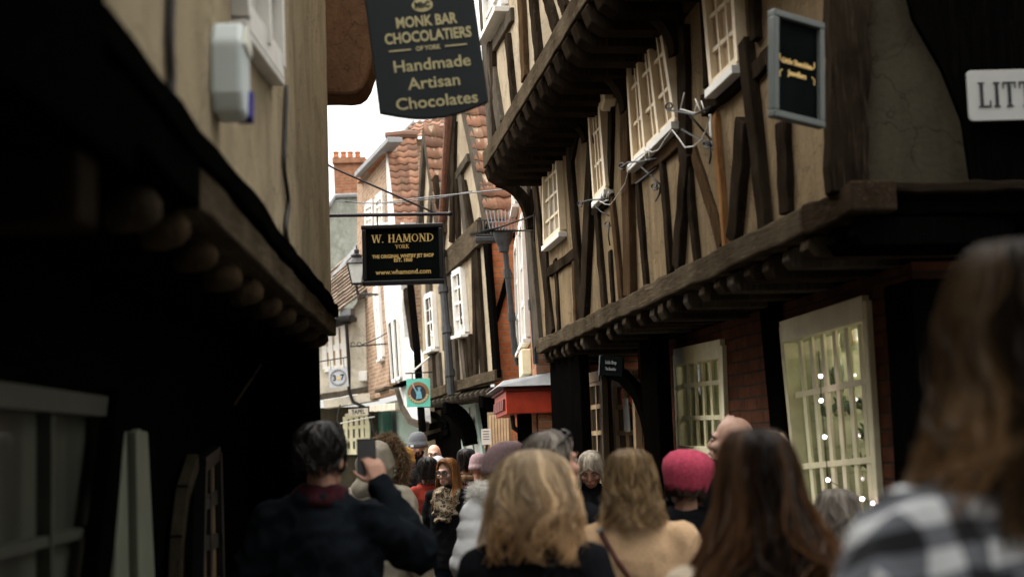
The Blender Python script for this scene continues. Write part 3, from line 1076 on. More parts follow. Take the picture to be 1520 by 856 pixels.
# doors further along
for q, nx in ((D3, 2), (D4, 2)):
    f = FR.window(q, nx, 4, (M['tan_paint'], M['pane_dark'], M['tan_paint']), RH, n=GN, proud=.05, fw_=.085, bw=.04, name='door')
    mb = MB()
    bl, br, tr, tl = [Vector(p) for p in q]
    FR.bar(mb, tl + Vector((-.04, .03)), tr + Vector((.04, .03)), .09, GN - .02, GN + .06)
    mb.build('door_head', M['tan_paint'], f)
pq = gq([(938, 640), (947, 640), (944, 590), (936, 591)])
mb = MB(); FR.quad(mb, pq, GN + .06, GN + .066)
mb.build('notice', M['sign_white'], RH)
# black posts and braces under the overhang
mb = MB()
for x0, x1, nn in ((818, 862, -.05), ):
    s0, s1 = FR.sz(x0, 600, nn)[0], FR.sz(x1, 600, nn)[0]
    FR.slab(mb, s1, s0, 0, 2.5, nn - .08, nn)
mb.build('post', M['t_black'], RH, bevel=.012)
s0, s1 = FR.sz(962, 620, GN + .2)[0], FR.sz(986, 620, GN + .2)[0]
mb = MB(); FR.slab(mb, s1, s0, 0, 2.5, GN + .14, GN + .24)
mb.build('post', M['t_black'], RH, bevel=.012)
mb = MB()
pts = [(960, 655), (950, 610), (938, 580), (918, 558), (895, 548)]
for i in range(4):
    FR.bar(mb, FR.sz(*pts[i], GN + .2), FR.sz(*pts[i + 1], GN + .2), .10, GN + .13, GN + .2)
mb.build('curved_brace', M['t_black'], RH)
FR.pbeam('brace', (1136, 440), (1166, 760), 22, GN + .002, GN + .05, M['t_black'], RH, seg=3)
FR.pbeam('post', (1330, 420), (1352, 760), 42, GN + .02, GN + .2, M['t_black'], RH, seg=3)
# ------------------------------------------------------------------ the plastered house on the left
a_, b_ = P(155, 60, 2.3), P(488, 465, 7.5)
FL = Fac((a_.x, a_.y), (b_.x, b_.y), -1)
LH = FL.thing('plastered_house', 'cream plastered house on the left whose upper floor overhangs a black ground floor', 'house')
LL = FL.sz(489, 300)[0]
S0 = -.15
e0, e1 = FL.sz(155, 58, .0), FL.sz(486, 448, .0)
zs = (e1[1] - e0[1]) / (e1[0] - e0[0])


def lz(s):
    return e0[1] + zs * (s - e0[0])


mb = MB()
mb.hexa([FL.L(S0, -.2, lz(S0) - .05), FL.L(LL, -.2, lz(LL) - .05), FL.L(LL, 0, lz(LL) - .05), FL.L(S0, 0, lz(S0) - .05)],
        [FL.L(S0, -.2, 5.1), FL.L(LL, -.2, 5.1), FL.L(LL, 0, 5.1), FL.L(S0, 0, 5.1)])
mb.build('wall', M['plaster_cream'], LH)
FL.beam('black_beam', (S0, lz(S0) - .015), (LL + .04, lz(LL) - .02), .07, -.1, .035, M['t_blackx'], LH, seg=24, jit=.008)
SJ = FL.sz(285, 262)[0]
FL.beam('sill_beam', (S0, lz(S0) - .10), (SJ, lz(SJ) - .102), .10, -.12, .02, M['t_black'], LH, seg=10, jit=.006)  # near length blackened, standing in for the dim left edge
FL.beam('sill_beam', (SJ, lz(SJ) - .102), (LL + .05, lz(LL) - .105), .10, -.12, .02, M['t_grey'], LH, seg=24, jit=.006)
for (x, y) in [(200, 282), (246, 318), (292, 362), (332, 400), (366, 425), (396, 450), (420, 474), (440, 490), (458, 502), (472, 508)]:
    s, z = FL.sz(x, y, -.06)
    z = lz(s) - .205
    mb = MB()
    r = random.uniform(.042, .055)
    dz = random.uniform(-.015, .015)
    r *= random.uniform(.72, 1.05)
    z += random.uniform(-.012, .012)
    mb.tube([FL.L(s, -.7, z), FL.L(s, -.11, z)], [r, r * 1.02], 12)
    mb.mi = 1
    mb.tube([FL.L(s, -.111, z), FL.L(s, -.07, z + dz * .2), FL.L(s, -.035, z + .004 + dz * .5), FL.L(s, -.014, z + .01 + dz), FL.L(s, -.006, z + .012 + dz)], [r * 1.02, r * 1.05, r * .94, r * .62, .004], 12)
    mb.build('joist', [M['t_black'], M['joist_tan'] if random.random() < .7 else M['joist']], LH, True)  # shaft black for the shade below, only the end keeps timber colour
sf = MB(); FL.slab(sf, S0, LL, lz(LL) - .13, lz(LL) - .1, -.8, -.1)
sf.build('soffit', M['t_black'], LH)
# the end face of this house, away from the camera
mb = MB(); FL.slab(mb, LL - .12, LL, 0, 5.1, -4, -.205)
mb.build('gable_wall', M['plaster_cream'], LH)
mb = MB()
mb.hexa([FL.L(S0, .12, 5.05), FL.L(LL + .2, .12, 5.05), FL.L(LL + .2, -3.2, 8.6), FL.L(S0, -3.2, 8.6)],
        [FL.L(S0, .12, 5.15), FL.L(LL + .2, .12, 5.15), FL.L(LL + .2, -3.2, 8.7), FL.L(S0, -3.2, 8.7)])
mb.build('roof', M['tiles_brown'], LH)  # unseen eaves set low so more sky light reaches the street
# upper window
q = [FL.sz(x, y, .02) for x, y in [(356, 24), (410, 100), (404, -140), (344, -220)]]
FL.window(q, 2, 2, (M['white'], M['pane_white'], M['white']), LH, n=0, proud=.05, fw_=.07, bw=.05, mull=(1,), sill=.045)
# ground floor, blackened to stand for the shade under the jetty
LG = -.42
G1 = [FL.sz(x, y, LG) for x, y in [(-40, 960), (146, 900), (146, 604), (-40, 584)]]
g0, g1 = srange(G1)
gt = max(p[1] for p in G1)
mb = MB()
FL.slab(mb, g1, LL, 0, 2.3, LG - .2, LG)
mb.build('ground_floor_wall', M['t_black'], LH)
mb = MB()
FL.slab(mb, -1.0, g1, gt, 2.3, LG - .2, LG)
mb.build('head_board', M['t_blackx'], LH)
mb = MB()
FL.slab(mb, -1.0, g1, 0, .75, LG - .2, LG)
mb.build('stall_riser', M['t_black'], LH)
q = [(g0, .76), (g1, .76), (g1, FL.sz(146, 604, LG)[1]), (g0, FL.sz(-40, 584, LG)[1])]
FL.window(q, 2, 3, (M['grey_paint'], M['pane_dim'], M['grey_paint']), LH, n=LG - .05, proud=.09, fw_=.048, bw=.026)
# pale door post with a leaning black strut before it
q = [FL.sz(x, y, LG) for x, y in [(152, 920), (220, 920), (206, 640), (170, 640)]]
mb = MB(); FL.quad(mb, q, LG, LG + .03)
o = mb.build('door_panel', M['sage_paint'], LH, bevel=.008)
o['label'] = 'pale green door panel'
q = [FL.sz(x, y, LG + .05) for x, y in [(203, 920), (218, 920), (206, 636), (198, 640)]]
mb = MB(); FL.quad(mb, q, LG + .03, LG + .06)
mb.build('door_post', M['sage_paint'], LH, bevel=.006)
FL.pbeam('strut', (150, 900), (186, 590), 17, LG + .02, LG + .07, M['t_black'], LH, seg=4)
# tall window behind black bars, warm light painted into the pane colour
q = [FL.sz(x, y, LG + .02) for x, y in [(292, 930), (326, 930), (320, 672), (298, 690)]]
FL.window(q, 2, 4, (M['black_paint'], M['pane_warm'], M['black_paint']), LH, n=LG, proud=.045, fw_=.05, bw=.06)
mb = MB()
pts = [(268, 900), (272, 800), (280, 730), (295, 684)]
for i in range(3):
    FL.bar(mb, FL.sz(*pts[i], LG + .06), FL.sz(*pts[i + 1], LG + .06), .06, LG + .02, LG + .06)
o = mb.build('window_jamb', M['plaster_dim'], LH)
mb = MB(); mb.tube([FL.L(*(lambda p: (p[0], LG + .2, p[1]))(FL.sz(347, 602, LG + .2))), FL.L(*(lambda p: (p[0], LG + .25, p[1]))(FL.sz(388, 540, LG + .25)))], .005, 6)
o = mb.build('stay_rod', M['t_dark'], LH)  # thin rod standing in for a glint along a brace
s, z = FL.sz(445, 560, LG + .1)
mb = MB(); FL.slab(mb, LL - .22, LL + .0, 0, 2.3, LG + .003, -.07)
mb.build('corner_post', M['t_black'], LH, bevel=.01)

# cables on its plaster
def cable(name, fac, pts, r, mat, label, n=.012):
    mb = MB()
    pp = [fac.W(*(lambda p: (p[0], n, p[1]))(fac.sz(x, y, n))) for x, y in pts]
    # smooth it
    sm = []
    for i in range(len(pp) - 1):
        p0, p1, p2, p3 = pp[max(i - 1, 0)], pp[i], pp[i + 1], pp[min(i + 2, len(pp) - 1)]
        for k in range(5):
            t = k / 5
            sm.append(.5 * ((2 * p1) + (p2 - p0) * t + (2 * p0 - 5 * p1 + 4 * p2 - p3) * t * t + (3 * p1 - p0 - 3 * p2 + p3) * t ** 3))
    sm.append(pp[-1])
    mb.tube(sm, r, 6)
    return tag(mb.build(name, mat, None, True), label, 'cable')


cable('cable', FL, [(425, 128), (423, 200), (422, 250), (428, 300), (424, 345), (436, 385), (444, 402)], .009, M['cable_black'], 'thick black cable running down the cream plaster below the left window sill')
cable('cable', FL, [(255, -30), (252, 60), (254, 120), (252, 158)], .011, M['cable_black'], 'black cable on the cream plaster left of the alarm box')

# alarm box on the plaster
s0, z0 = FL.sz(354, 108, .06)
AB = thing('alarm_box', 'white burglar alarm box with blue lens on the left plaster wall', 'alarm box', FL.W(s0, 0, z0), FL.ang)
hb = .118
mb = MB()
w_, d_ = .085, .08
prof = [(-w_, -.6 * hb), (-w_ * .72, -hb), (w_ * .72, -hb), (w_, -.6 * hb), (w_, .5 * hb), (w_ * .55, hb), (-w_ * .55, hb), (-w_, .5 * hb)]
mb.prism([FL.L(x, 0, z) for x, z in prof], FL.L(0, d_, 0))
mb.build('case', M['box_white'], AB, bevel=.012)
mb = MB()
mb.prism([FL.L(x, d_, z) for x, z in [(-w_ * .8, .46 * hb), (w_ * .8, .46 * hb), (w_ * .5, .92 * hb), (-w_ * .5, .92 * hb)]], FL.L(0, .008, 0))
mb.build('top_band', M['box_top'], AB, bevel=.003)
mb = MB()
mb.prism([FL.L(x, d_ - .03, z) for x, z in [(w_ * .2, -.95 * hb), (w_ * .72, -1.02 * hb), (w_ * 1.02, -.6 * hb), (w_ * 1.02, -.32 * hb), (w_ * .5, -.3 * hb)]], FL.L(0, .040, 0))
mb.build('lens', M['box_blue'], AB, bevel=.004)

# ------------------------------------------------------------------ house at the camera's left, painted black to dim that edge
NH = thing('tarred_house', 'black tarred timber house at the left edge, next to the cream plaster', 'house')
xe = P(155, 30, 2.15).x
mb = MB(); mb.box2((xe - 3, -9, 2.05), (xe, 2.15, 5.2)); mb.build('upper_wall', M['t_black'], NH)
mb = MB(); mb.box2((xe - 3, -9, 0), (xe - .55, 1.9, 2.05)); mb.build('lower_wall', M['t_black'], NH)
mb = MB()
for k in range(16):
    y = 2.0 - k * .45
    mb2 = MB(); mb2.box2((xe - .6, y - .05, 1.95), (xe + .02, y + .05, 2.06)); mb2.build('joist', M['t_dark'], NH, bevel=.01)
mb = MB(); mb.box2((xe - .1, -9, 2.07), (xe + .04, 2.17, 2.2)); mb.build('sill_beam', M['t_blackx'], NH)
mb = MB(); mb.hexa([(xe + .15, -9, 5.2), (xe + .15, 2.2, 5.2), (xe - 3, 2.2, 8.6), (xe - 3, -9, 8.6)], [(xe + .15, -9, 5.3), (xe + .15, 2.2, 5.3), (xe - 3, 2.2, 8.7), (xe - 3, -9, 8.7)])
mb.build('roof', M['tiles_brown'], NH)  # out of view, lowered to let sky light in
# unseen black house dimming the near street, at the camera's right, over the alley's near corner
AH = thing('dark_house', 'dark timber house beyond the alley mouth at the right edge', 'house')
mb = MB(); mb.box2((1.6, -9, 2.45), (5, 2.6, 7.5)); mb.build('upper_wall', M['t_black'], AH)
mb = MB(); mb.box2((2.1, -9, 0), (5, 2.4, 2.45)); mb.build('lower_wall', M['t_black'], AH)
mb = MB(); mb.box2((1.55, -9, 2.46), (1.7, 2.65, 2.6)); mb.build('sill_beam', M['t_blackx'], AH)
mb = MB(); mb.hexa([(1.2, -9, 7.5), (1.2, 2.7, 7.5), (5, 2.7, 9.8), (5, -9, 9.8)], [(1.2, -9, 7.6), (1.2, 2.7, 7.6), (5, 2.7, 9.9), (5, -9, 9.9)])
mb.build('roof', M['tiles_brown'], AH)

# ------------------------------------------------------------------ next left house: only its brown cove shows past the corner
KH = thing('coved_house', 'house behind the left corner with a brown plastered cove under its upper floor', 'house')
x0 = FL.W(LL, 0, 0).x
p_bl, p_tr = P(492, 135, 8.3), P(556, -60, 8.3)
mb = MB()
yy0, yy1 = FL.W(LL, 0, 0).y + .25, 12.6
cs = []
Q = lambda x, y: (P(x - 3, y - 9, 8.3).x, P(x - 3, y - 9, 8.3).z)
prof = [(-2.6, Q(480, 138)[1])] + [Q(*p) for p in ((490, 138), (512, 139), (526, 137), (536, 130), (543, 118), (549, 98), (553, 70), (556, 30), (560, -20), (566, -60))] + [(Q(566, -60)[0], 5.3), (-2.6, 5.3)]
mb.prism([(x, yy0 + .5, z) for x, z in prof], (0, .3, 0))
mb.build('cove', M['cove'], KH, bevel=.02)
mb = MB(); mb.box2((-4.5, yy0 + .6, 0), (-1.75, 11.5, p_bl.z + .2)); mb.build('wall', M['plaster_cream'], KH)
mb = MB(); mb.tube([P(497, -10, 8.75), P(500, 14, 8.75), P(508, 20, 8.75), P(515, 8, 8.75)], .02, 6); mb.build('iron_hook', M['iron'], KH)
# ------------------------------------------------------------------ helpers for roofs
def set_tint(me, vals):
    at = me.attributes.new('tint', 'FLOAT', 'FACE')
    at.data.foreach_set('value', vals)


def pantile_roof(name, c0, c1, c2, c3, tw, ch, mats, parent, amp=.018, step=.026, flat=False):
    """tiled slope over the quad eaves-left c0, eaves-right c1, top-right c2, top-left c3: courses of rolled tiles"""
    c0, c1, c2, c3 = [Vector(c) for c in (c0, c1, c2, c3)]
    W_, H_ = max((c1 - c0).length, (c2 - c3).length), (c3 - c0).length
    nc, nt = max(1, round(H_ / ch)), max(1, round(W_ / tw))
    sub = 1 if flat else 6
    nrm = (c1 - c0).cross(c3 - c0).normalized()
    vs, fs, tint = [], [], []
    for j in range(nc):
        row = [random.random() for _ in range(nt)]
        sag = random.uniform(-.006, .006)
        for i in range(nt):
            b = len(vs)
            jx, jz = random.uniform(-.004, .004), random.uniform(-.012, .012) / H_
            lift = random.uniform(-.005, .006)
            for k in range(sub + 1):
                u = (i + k / sub) / nt
                w = 0 if flat else amp * math.sin(2 * math.pi * k / sub + .6)
                for v, l in ((j / nc - .012 + jz, step), ((j + 1) / nc + .02 / nc, .0)):
                    p = c0.lerp(c1, u).lerp(c3.lerp(c2, u), min(v, 1.0)) + nrm * (w + l + sag + lift)
                    vs.append(p)
                # underside lip
                p = c0.lerp(c1, u).lerp(c3.lerp(c2, u), j / nc - .012 + jz) + nrm * (w + step * .1 + sag)
                vs.append(p)
            for k in range(sub):
                a = b + 3 * k
                fs.append((a, a + 3, a + 4, a + 1)); tint.append(row[i])
                fs.append((a + 2, a + 5, a + 3, a)); tint.append(row[i] * .3)
    me = bpy.data.meshes.new(name)
    me.from_pydata([tuple(v) for v in vs], [], fs)
    set_tint(me, tint)
    me.materials.append(mats)
    o = bpy.data.objects.new(name, me)
    C.objects.link(o)
    if parent is not None:
        o.parent = parent
        o.matrix_parent_inverse = PINV(parent)
    if not flat:
        me.polygons.foreach_set('use_smooth', [True] * len(fs))
    return o


def PINV(p):
    return (Matrix.Translation(p.location) @ p.rotation_euler.to_matrix().to_4x4()).inverted()


def wbuild(mb, name, mat, parent, **k):
    """a part built in world coordinates"""
    o = mb.build(name, mat, parent, **k)
    o.matrix_parent_inverse = PINV(parent)
    return o


# ------------------------------------------------------------------ pair of gabled timber houses
a_, b_ = P(736, 566, 18.4), P(620, 592, 23.1)
FG = Fac((a_.x, a_.y), (b_.x, b_.y), +1)
# +1: out of the wall is to the left of the walking direction
H1 = FG.thing('gabled_house', 'pale timber gabled house with black corner post, before the red canopy', 'house')
H2 = FG.thing('gabled_house', 'narrow timber gabled house with one sash window, second gable beyond the black corner post', 'house')
s12 = FG.sz(659, 450)[0]
s2e = FG.sz(626, 450)[0]
zj1 = FG.sz(736, 566)[1]
ap1 = FG.sz(668, 150); ev1 = FG.sz(706, 338)
pitch1 = (ap1[1] - ev1[1]) / (ap1[0] - ev1[0])
sm1 = ap1[0]
zE = ev1[1]


def gable_house(H, s0, s1, zE, zA, back, roofmat, wallmat):
    sm = (s0 + s1) / 2
    mb = MB()
    poly = [(s0, zj1), (s1, zj1), (s1, zE), (sm, zA), (s0, zE)]
    mb.prism([FG.L(s, -.15, z) for s, z in poly], FG.L(0, .15, 0) - FG.L(0, 0, 0))
    mb.build('wall', wallmat, H)
    # near slope and far slope, ridge running away from the street
    pantile_roof('roof', FG.W(s0 - .02, .07, zE - .02), FG.W(s0 - .02, -back, zE - .02), FG.W(sm, -back, zA), FG.W(sm, .07, zA), .18, .205, roofmat, H)
    pantile_roof('roof', FG.W(s1 + .02, -back, zE - .02), FG.W(s1 + .02, .07, zE - .02), FG.W(sm, .07, zA), FG.W(sm, -back, zA), .18, .205, roofmat, H)
    return sm


zA1 = FG.sz(666, 158)[1] + .5
m1 = gable_house(H1, 0.03, s12, zE, zA1, 1.1, M['tiles'], M['plaster_pale'])
zE2 = FG.sz(644, 340)[1]
zA2 = FG.sz(625, 196)[1]
m2 = gable_house(H2, s12 + .03, s2e, zE2, zA2, 1.6, M['tiles'], M['plaster_pale'])


def gb(name, a, b, w, m, H, n1=.05, n0=-.02, **k):
    return FG.pbeam(name, a, b, w, n0, n1, M[m], H, seg=6, **k)


# verge boards of the near gable, tie beam, jetty beam, studs
FG.beam('verge_board', (0.02, zE - .12), (m1, zA1 - .12), .16, 0, .075, M['t_greyz'], H1, seg=6)
FG.beam('verge_board', (s12 - .02, zE - .12), (m1, zA1 - .12), .16, 0, .07, M['t_greyz'], H1, seg=6)
FG.beam('verge_board', (s12 + .05, zE2 - .1), (m2, zA2 - .1), .14, 0, .075, M['t_greyz'], H2, seg=6)
FG.beam('verge_board', (s2e - .02, zE2 - .1), (m2, zA2 - .1), .14, 0, .07, M['t_greyz'], H2, seg=6)
gb('tie_beam', (711, 342), (660, 390), 28, 't_grey', H1, .08)
gb('collar', (693, 234), (676, 262), 7, 't_greyz', H1, .06)
for a, b, w, m in [((672, 180), (668, 360), 5, 't_dark'), ((680, 250), (690, 350), 5, 't_greyz'), ((686, 270), (699, 345), 4, 't_dark'), ((676, 255), (678, 355), 4, 't_dark'),
                   ((703, 350), (716, 562), 7, 't_dark'), ((665, 395), (676, 575), 6, 't_greyz'), ((700, 352), (704, 560), 4, 't_dark'), ((683, 500), (690, 570), 5, 't_greyz'), ((676, 380), (684, 480), 4, 't_greyz'),
                   ((694, 498), (700, 566), 5, 't_dark'), ((689, 505), (694, 570), 4, 't_dark')]:
    gb('stud', a, b, w, m, H1)
for a, b, w, m in [((643, 262), (647, 330), 4, 't_dark'), ((640, 262), (634, 340), 4, 't_greyz'), ((632, 350), (640, 590), 6, 't_greyz'), ((656, 380), (664, 580), 6, 't_dark'), ((648, 525), (652, 585), 5, 't_greyz'),
                   ((643, 525), (646, 588), 4, 't_dark'), ((654, 400), (658, 520), 3, 't_greyz')]:
    gb('stud', a, b, w, m, H2)
gb('tie_beam', (657, 335), (628, 358), 16, 't_grey', H2, .07)
gb('sill_beam', (734, 556), (662, 577), 15, 't_grey', H1, .09)
gb('sill_beam', (661, 577), (624, 590), 13, 't_grey', H2, .085)
o = gb('corner_post', (719, 340), (735, 562), 7, 't_black', H1, .06, .003)
FG.window(FG.q([(682, 497), (696, 493), (689, 400), (677, 407)]), 2, 4, (M['white'], M['pane_white'], M['white']), H1, proud=.07, sill=.13, fw_=.07, bw=.035)
FG.window(FG.q([(640, 520), (651, 515), (646, 436), (636, 441)]), 2, 4, (M['white'], M['pane_white'], M['white']), H2, proud=.07, sill=.13, fw_=.07, bw=.035)
for i in range(15):
    s = .2 + i * (s2e - .3) / 14
    H = H1 if s < s12 else H2
    z = zj1 - .06
    mb = MB()
    FGb = [(-.6, z), (.02, z), (.09, z - .05), (.07, z - .1), (0.0, z - .12), (-.6, z - .12)]
    mb.prism([FG.L(s - .05, n, zz) for n, zz in FGb], FG.L(.1, 0, 0) - FG.L(0, 0, 0))
    mb.build('joist', M['t_greyz'], H, bevel=.01)
# rusty valley pipe between the two gables and a grey downpipe
def pipe(name, pts, r, mat, label, fac=None, n=.12, Y=None, cat='drainpipe', collars=0):
    mb = MB()
    if fac is not None:
        pp = [fac.W(*(lambda p: (p[0], n, p[1]))(fac.sz(x, y, n))) for x, y in pts]
    else:
        pp = [P(x, y, yy) for (x, y, yy) in pts]
    mb.tube(pp, r, 8)
    if collars:
        for i in range(collars):
            t = (i + .5) / collars * (len(pp) - 1)
            k = min(int(t), len(pp) - 2)
            c = pp[k].lerp(pp[k + 1], t - k)
            d = (pp[k + 1] - pp[k]).normalized()
            mb.tube([c - d * .05, c + d * .05], r * 1.35, 8)
    return tag(mb.build(name, mat, None), label, cat)


pipe('drainpipe', [(665, 172), (656, 325), (653, 350)], .05, M['rust'], 'rust-red pipe rising between the two orange tiled gables', FG, .2)
pipe('drainpipe', [(653, 350), (657, 420), (664, 500), (670, 586)], .055, M['pipe'], 'grey drainpipe between the two gabled timber houses', FG, .16, collars=4)
# ground floors set back, blackened to stand for the dark there
GB = -.45


def gg(pts, n=GB):
    return [FG.sz(x, y, n) for x, y in pts]


mb = MB(); FG.slab(mb, 0.0, s12 - .01, 0, zj1 - .02, GB - .2, GB); mb.build('ground_floor_wall', M['t_black'], H1)
mb = MB(); FG.slab(mb, s12 + .01, s2e + 1.3, 0, zj1 - .02, GB - .2, GB); mb.build('ground_floor_wall', M['t_black'], H2)
FG.window(gg([(693, 680), (722, 680), (708, 596), (689, 600)]), 2, 3, (M['green_paint'], M['pane_white'], M['green_paint']), H1, n=GB, proud=.06, fw_=.12, bw=.05, name='shop_front')
mb = MB(); FG.quad(mb, gg([(699, 645), (704, 645), (700, 617), (696, 618)], GB + .07), GB + .06, GB + .07)
mb.build('door_plate', M['gold_pale'], H1)
for i, (x, y) in enumerate(((718, 566), (664, 585))):
    s, z = FG.sz(x, y, .0)
    curve_bracket(FG, 'bracket', s, zj1 - .15, .05, 1.7, M['t_black'], H1 if i == 0 else H2, w=.2, n_in=GB + .05, th=.22)
q = gg([(630, 650), (656, 650), (655, 608), (634, 612)])
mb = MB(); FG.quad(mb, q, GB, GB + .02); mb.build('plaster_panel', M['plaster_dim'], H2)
for pts in ([(634, 613), (648, 618), (660, 632)], [(636, 634), (648, 630), (662, 630)], [(634, 650), (648, 646), (664, 640)]):
    mb = MB()
    for i in range(2):
        FG.bar(mb, FG.sz(*pts[i], GB + .05), FG.sz(*pts[i + 1], GB + .05), .10, GB + .02, GB + .05)
    mb.build('brace', M['t_black'], H2)
# side wall of the near gabled house: orange brick, facing the camera
FS = Fac(tuple(FG.a.xy), (FG.a.x + 1, FG.a.y + .12), -1)
MS = (Matrix.Translation(FG.a) @ Matrix.Rotation(FG.ang, 4, 'Z')).inverted() @ (Matrix.Translation(FS.a) @ Matrix.Rotation(FS.ang, 4, 'Z'))
mb = MB(); FS.slab(mb, .0, 1.4, 0, zE - .02, -.2, .0)
o = mb.build('side_wall', M['brick_or'], H1); o.matrix_local = MS
for nm, a, b, w in (('rail', (722, 346), (765, 346), 12), ('brace', (735, 476), (757, 404), 9), ('stud', (727, 345), (736, 560), 6)):
    o = FS.pbeam(nm, a, b, w, -.02, .05, M['t_black'], H1, seg=4); o.matrix_local = MS

# ------------------------------------------------------------------ brick house with white windows between them and the big house
a_, b_ = P(795, 520, 13.6), P(771, 520, 17.6)
FB = Fac((a_.x, a_.y), (b_.x, b_.y), +1)
HB = FB.thing('brick_house', 'narrow brick house with tall white window frames, tucked behind the big timber house', 'house')
sB0, sB1 = .0, FB.len
mb = MB(); FB.slab(mb, sB0, sB1, 0, 6.05, -.25, 0)
mb.build('wall', M['brick'], HB)
mb = MB(); FB.slab(mb, sB1 - .02, sB1 + .1, 0, 6.05, -2.5, -.26); mb.build('end_wall', M['brick'], HB)
for s0_, s1_, z0_, z1_ in ((1.2, 2.1, 4.45, 5.6), (2.7, 3.5, 4.45, 5.6), (1.0, 2.0, 2.75, 4.0), (2.6, 3.5, 2.75, 4.0)):
    FB.window([(s1_, z0_), (s0_, z0_), (s0_, z1_), (s1_, z1_)], 2, 3, (M['white'], M['pane_white'], M['white']), HB, proud=.05, sill=.08, fw_=.09, bw=.05)
mb = MB(); FB.slab(mb, .9, 1.7, 2.36, 2.62, 0.001, .1)
mb.build('bay_box', M['cream_paint'], HB, bevel=.01)
pipe('drainpipe', [(752, 236, 13.35), (764, 246, 13.4), (775, 262, 13.45), (781, 300, 13.45), (787, 400, 13.45), (796, 540, 13.45)], .03, M['pipe'], 'grey drainpipe beside the far corner of the big timber house', collars=4)
pipe('drainpipe', [(750, 372, 17.0), (757, 440, 17.0), (762, 500, 17.0), (769, 542, 17.0)], .036, M['pipe'], 'dark grey drainpipe in front of the orange brick wall', collars=3)
# hopper on top of it and the wire cages above
HP = thing('rain_hopper', 'fluted lead rain hopper on top of the dark drainpipe', 'rain hopper', P(748, 372, 17.0))
mb = MB(); mb.loft([(-.02, .06, .06, 0), (.05, .07, .07, 0), (.12, .10, .09, 0), (.2, .12, .11, 0), (.22, .13, .12, 0)], 16)
mb.build('bowl', M['pipe'], HP, bevel=.004)
mb = MB()
for i in range(10):
    x = -.15 + i * .035
    mb.tube([(x, 0, .22), (x - .05 + .012 * i, .02, .5)], .007, 5)
mb.tube([(-.16, 0, .35), (.18, 0, .35)], .006, 5)
mb.build('wire_guard', M['lead'], HP)
GU = thing('wire_cage', 'blackened wire cage at the foot of the orange pantiles', 'wire cage', P(728, 350, 17.4))
mb = MB()
for i in range(9):
    x = -.16 + i * .042
    mb.tube([(x, 0, 0), (x + .01, 0, .2)], .008, 5)
mb.tube([(-.18, 0, .01), (.2, 0, .01)], .015, 5); mb.tube([(-.18, 0, .2), (.2, 0, .2)], .008, 5)
mb.build('wires', M['iron'], GU)
mb = MB(); mb.box((.02, 0, -.05), (.42, .2, .06)); mb.build('gutter', M['pipe'], GU, bevel=.01)

# ------------------------------------------------------------------ red shop canopy
Yc = 13.5
c_l, c_r, c_f = P(751, 588, Yc), P(822, 575, Yc - .1), P(729, 612, Yc + 1.9)
cv = thing('shop_canopy', 'red painted shop canopy with a grey lead roof over a doorway', 'canopy', (c_l.x, c_l.y, c_l.z))
w_ = c_r.x - c_l.x
hh = (P(751, 580, Yc) - P(751, 606, Yc)).length
mb = MB(); mb.hexa([(0, 0, -hh), (w_, .05, -hh), (w_, 1.8, -hh), (-.13, 1.8, -hh)], [(0, 0, 0.05), (w_, .05, .05), (w_, 1.8, .05), (-.13, 1.8, .05)])
mb.build('fascia', M['red_paint'], cv, bevel=.006)
mb = MB()
mb.hexa([(-.03, -.03, .05), (w_, .02, .05), (w_, 1.83, .05), (-.17, 1.83, .05)], [(-.01, -.01, .09), (w_, .04, .09), (w_, 1.8, .09), (-.15, 1.8, .09)])
mb.build('cornice', M['red_dark'], cv, bevel=.005)
mb = MB()
mb.hexa([(-.08, -.08, .09), (w_, -.03, .09), (w_, 1.9, .09), (-.24, 1.9, .09)], [(-.02, .02, .15), (w_, .1, .22), (w_, 1.85, .24), (-.1, 1.85, .15)])
mb.build('lead_roof', M['lead'], cv, bevel=.01)
mb = MB()
for k in range(6):
    y = .12 + k * .28
    mb.hexa([(-.03 - .13 * y / 1.8, y, -hh + .04), (-.0 - .13 * y / 1.8, y, -hh + .04), (-.0 - .13 * (y + .2) / 1.8, y + .2, -hh + .04), (-.03 - .13 * (y + .2) / 1.8, y + .2, -hh + .04)],
            [(-.02 - .13 * y / 1.8, y, -.02), (-.0 - .13 * y / 1.8, y, -.02), (-.0 - .13 * (y + .2) / 1.8, y + .2, -.02), (-.02 - .13 * (y + .2) / 1.8, y + .2, -.02)])
mb.build('side_panels', M['red_dark'], cv)
mb = MB()
mb.tube([(.05, .7, -hh), (.06, .7, -hh - .12), (.16, .7, -hh - .2), (.3, .7, -hh - .2)], .025, 6)
mb.build('bracket', M['iron'], cv)
cx0, cx1 = P(768, 640, Yc + .3).x, P(782, 640, Yc + .3).x
mb = MB(); mb.box2((cx0, Yc + .15, 0), (cx1 + .05, Yc + .45, c_l.z - hh)); 
tag(mb.build('post', M['t_black'], None, bevel=.01), 'black timber post holding up the red canopy', 'post')
q0 = P(727, 655, 16.9); q1 = P(757, 655, 16.9)
sd = thing('slatted_shutter', 'yellowish slatted shutter below the red canopy', 'shutter', (q0.x, q0.y, 0))
zt_ = P(740, 616, 16.9).z
n_ = 7
for k in range(n_):
    x = (q1.x - q0.x) * k / n_
    mb = MB(); mb.box2((x, -.02, .4), (x + (q1.x - q0.x) / n_ * .8, .02, zt_)); mb.build('slat', M['tan_paint'], sd, bevel=.004)
mb = MB(); mb.box2((-.02, .021, .35), (q1.x - q0.x + .02, .08, zt_ + .04)); mb.build('backing', M['plaster_cream'], sd)
nb = thing('notice_board', 'small white notice standing before the slatted shutter', 'notice', P(722, 658, 16.4))
mb = MB(); mb.box((0, 0, .08), (.11, .02, .18)); mb.build('sheet', M['white'], nb)
mb = MB()
for k in range(4):
    mb.box((0, -.0115, .14 - k * .03), (.07, .002, .008))
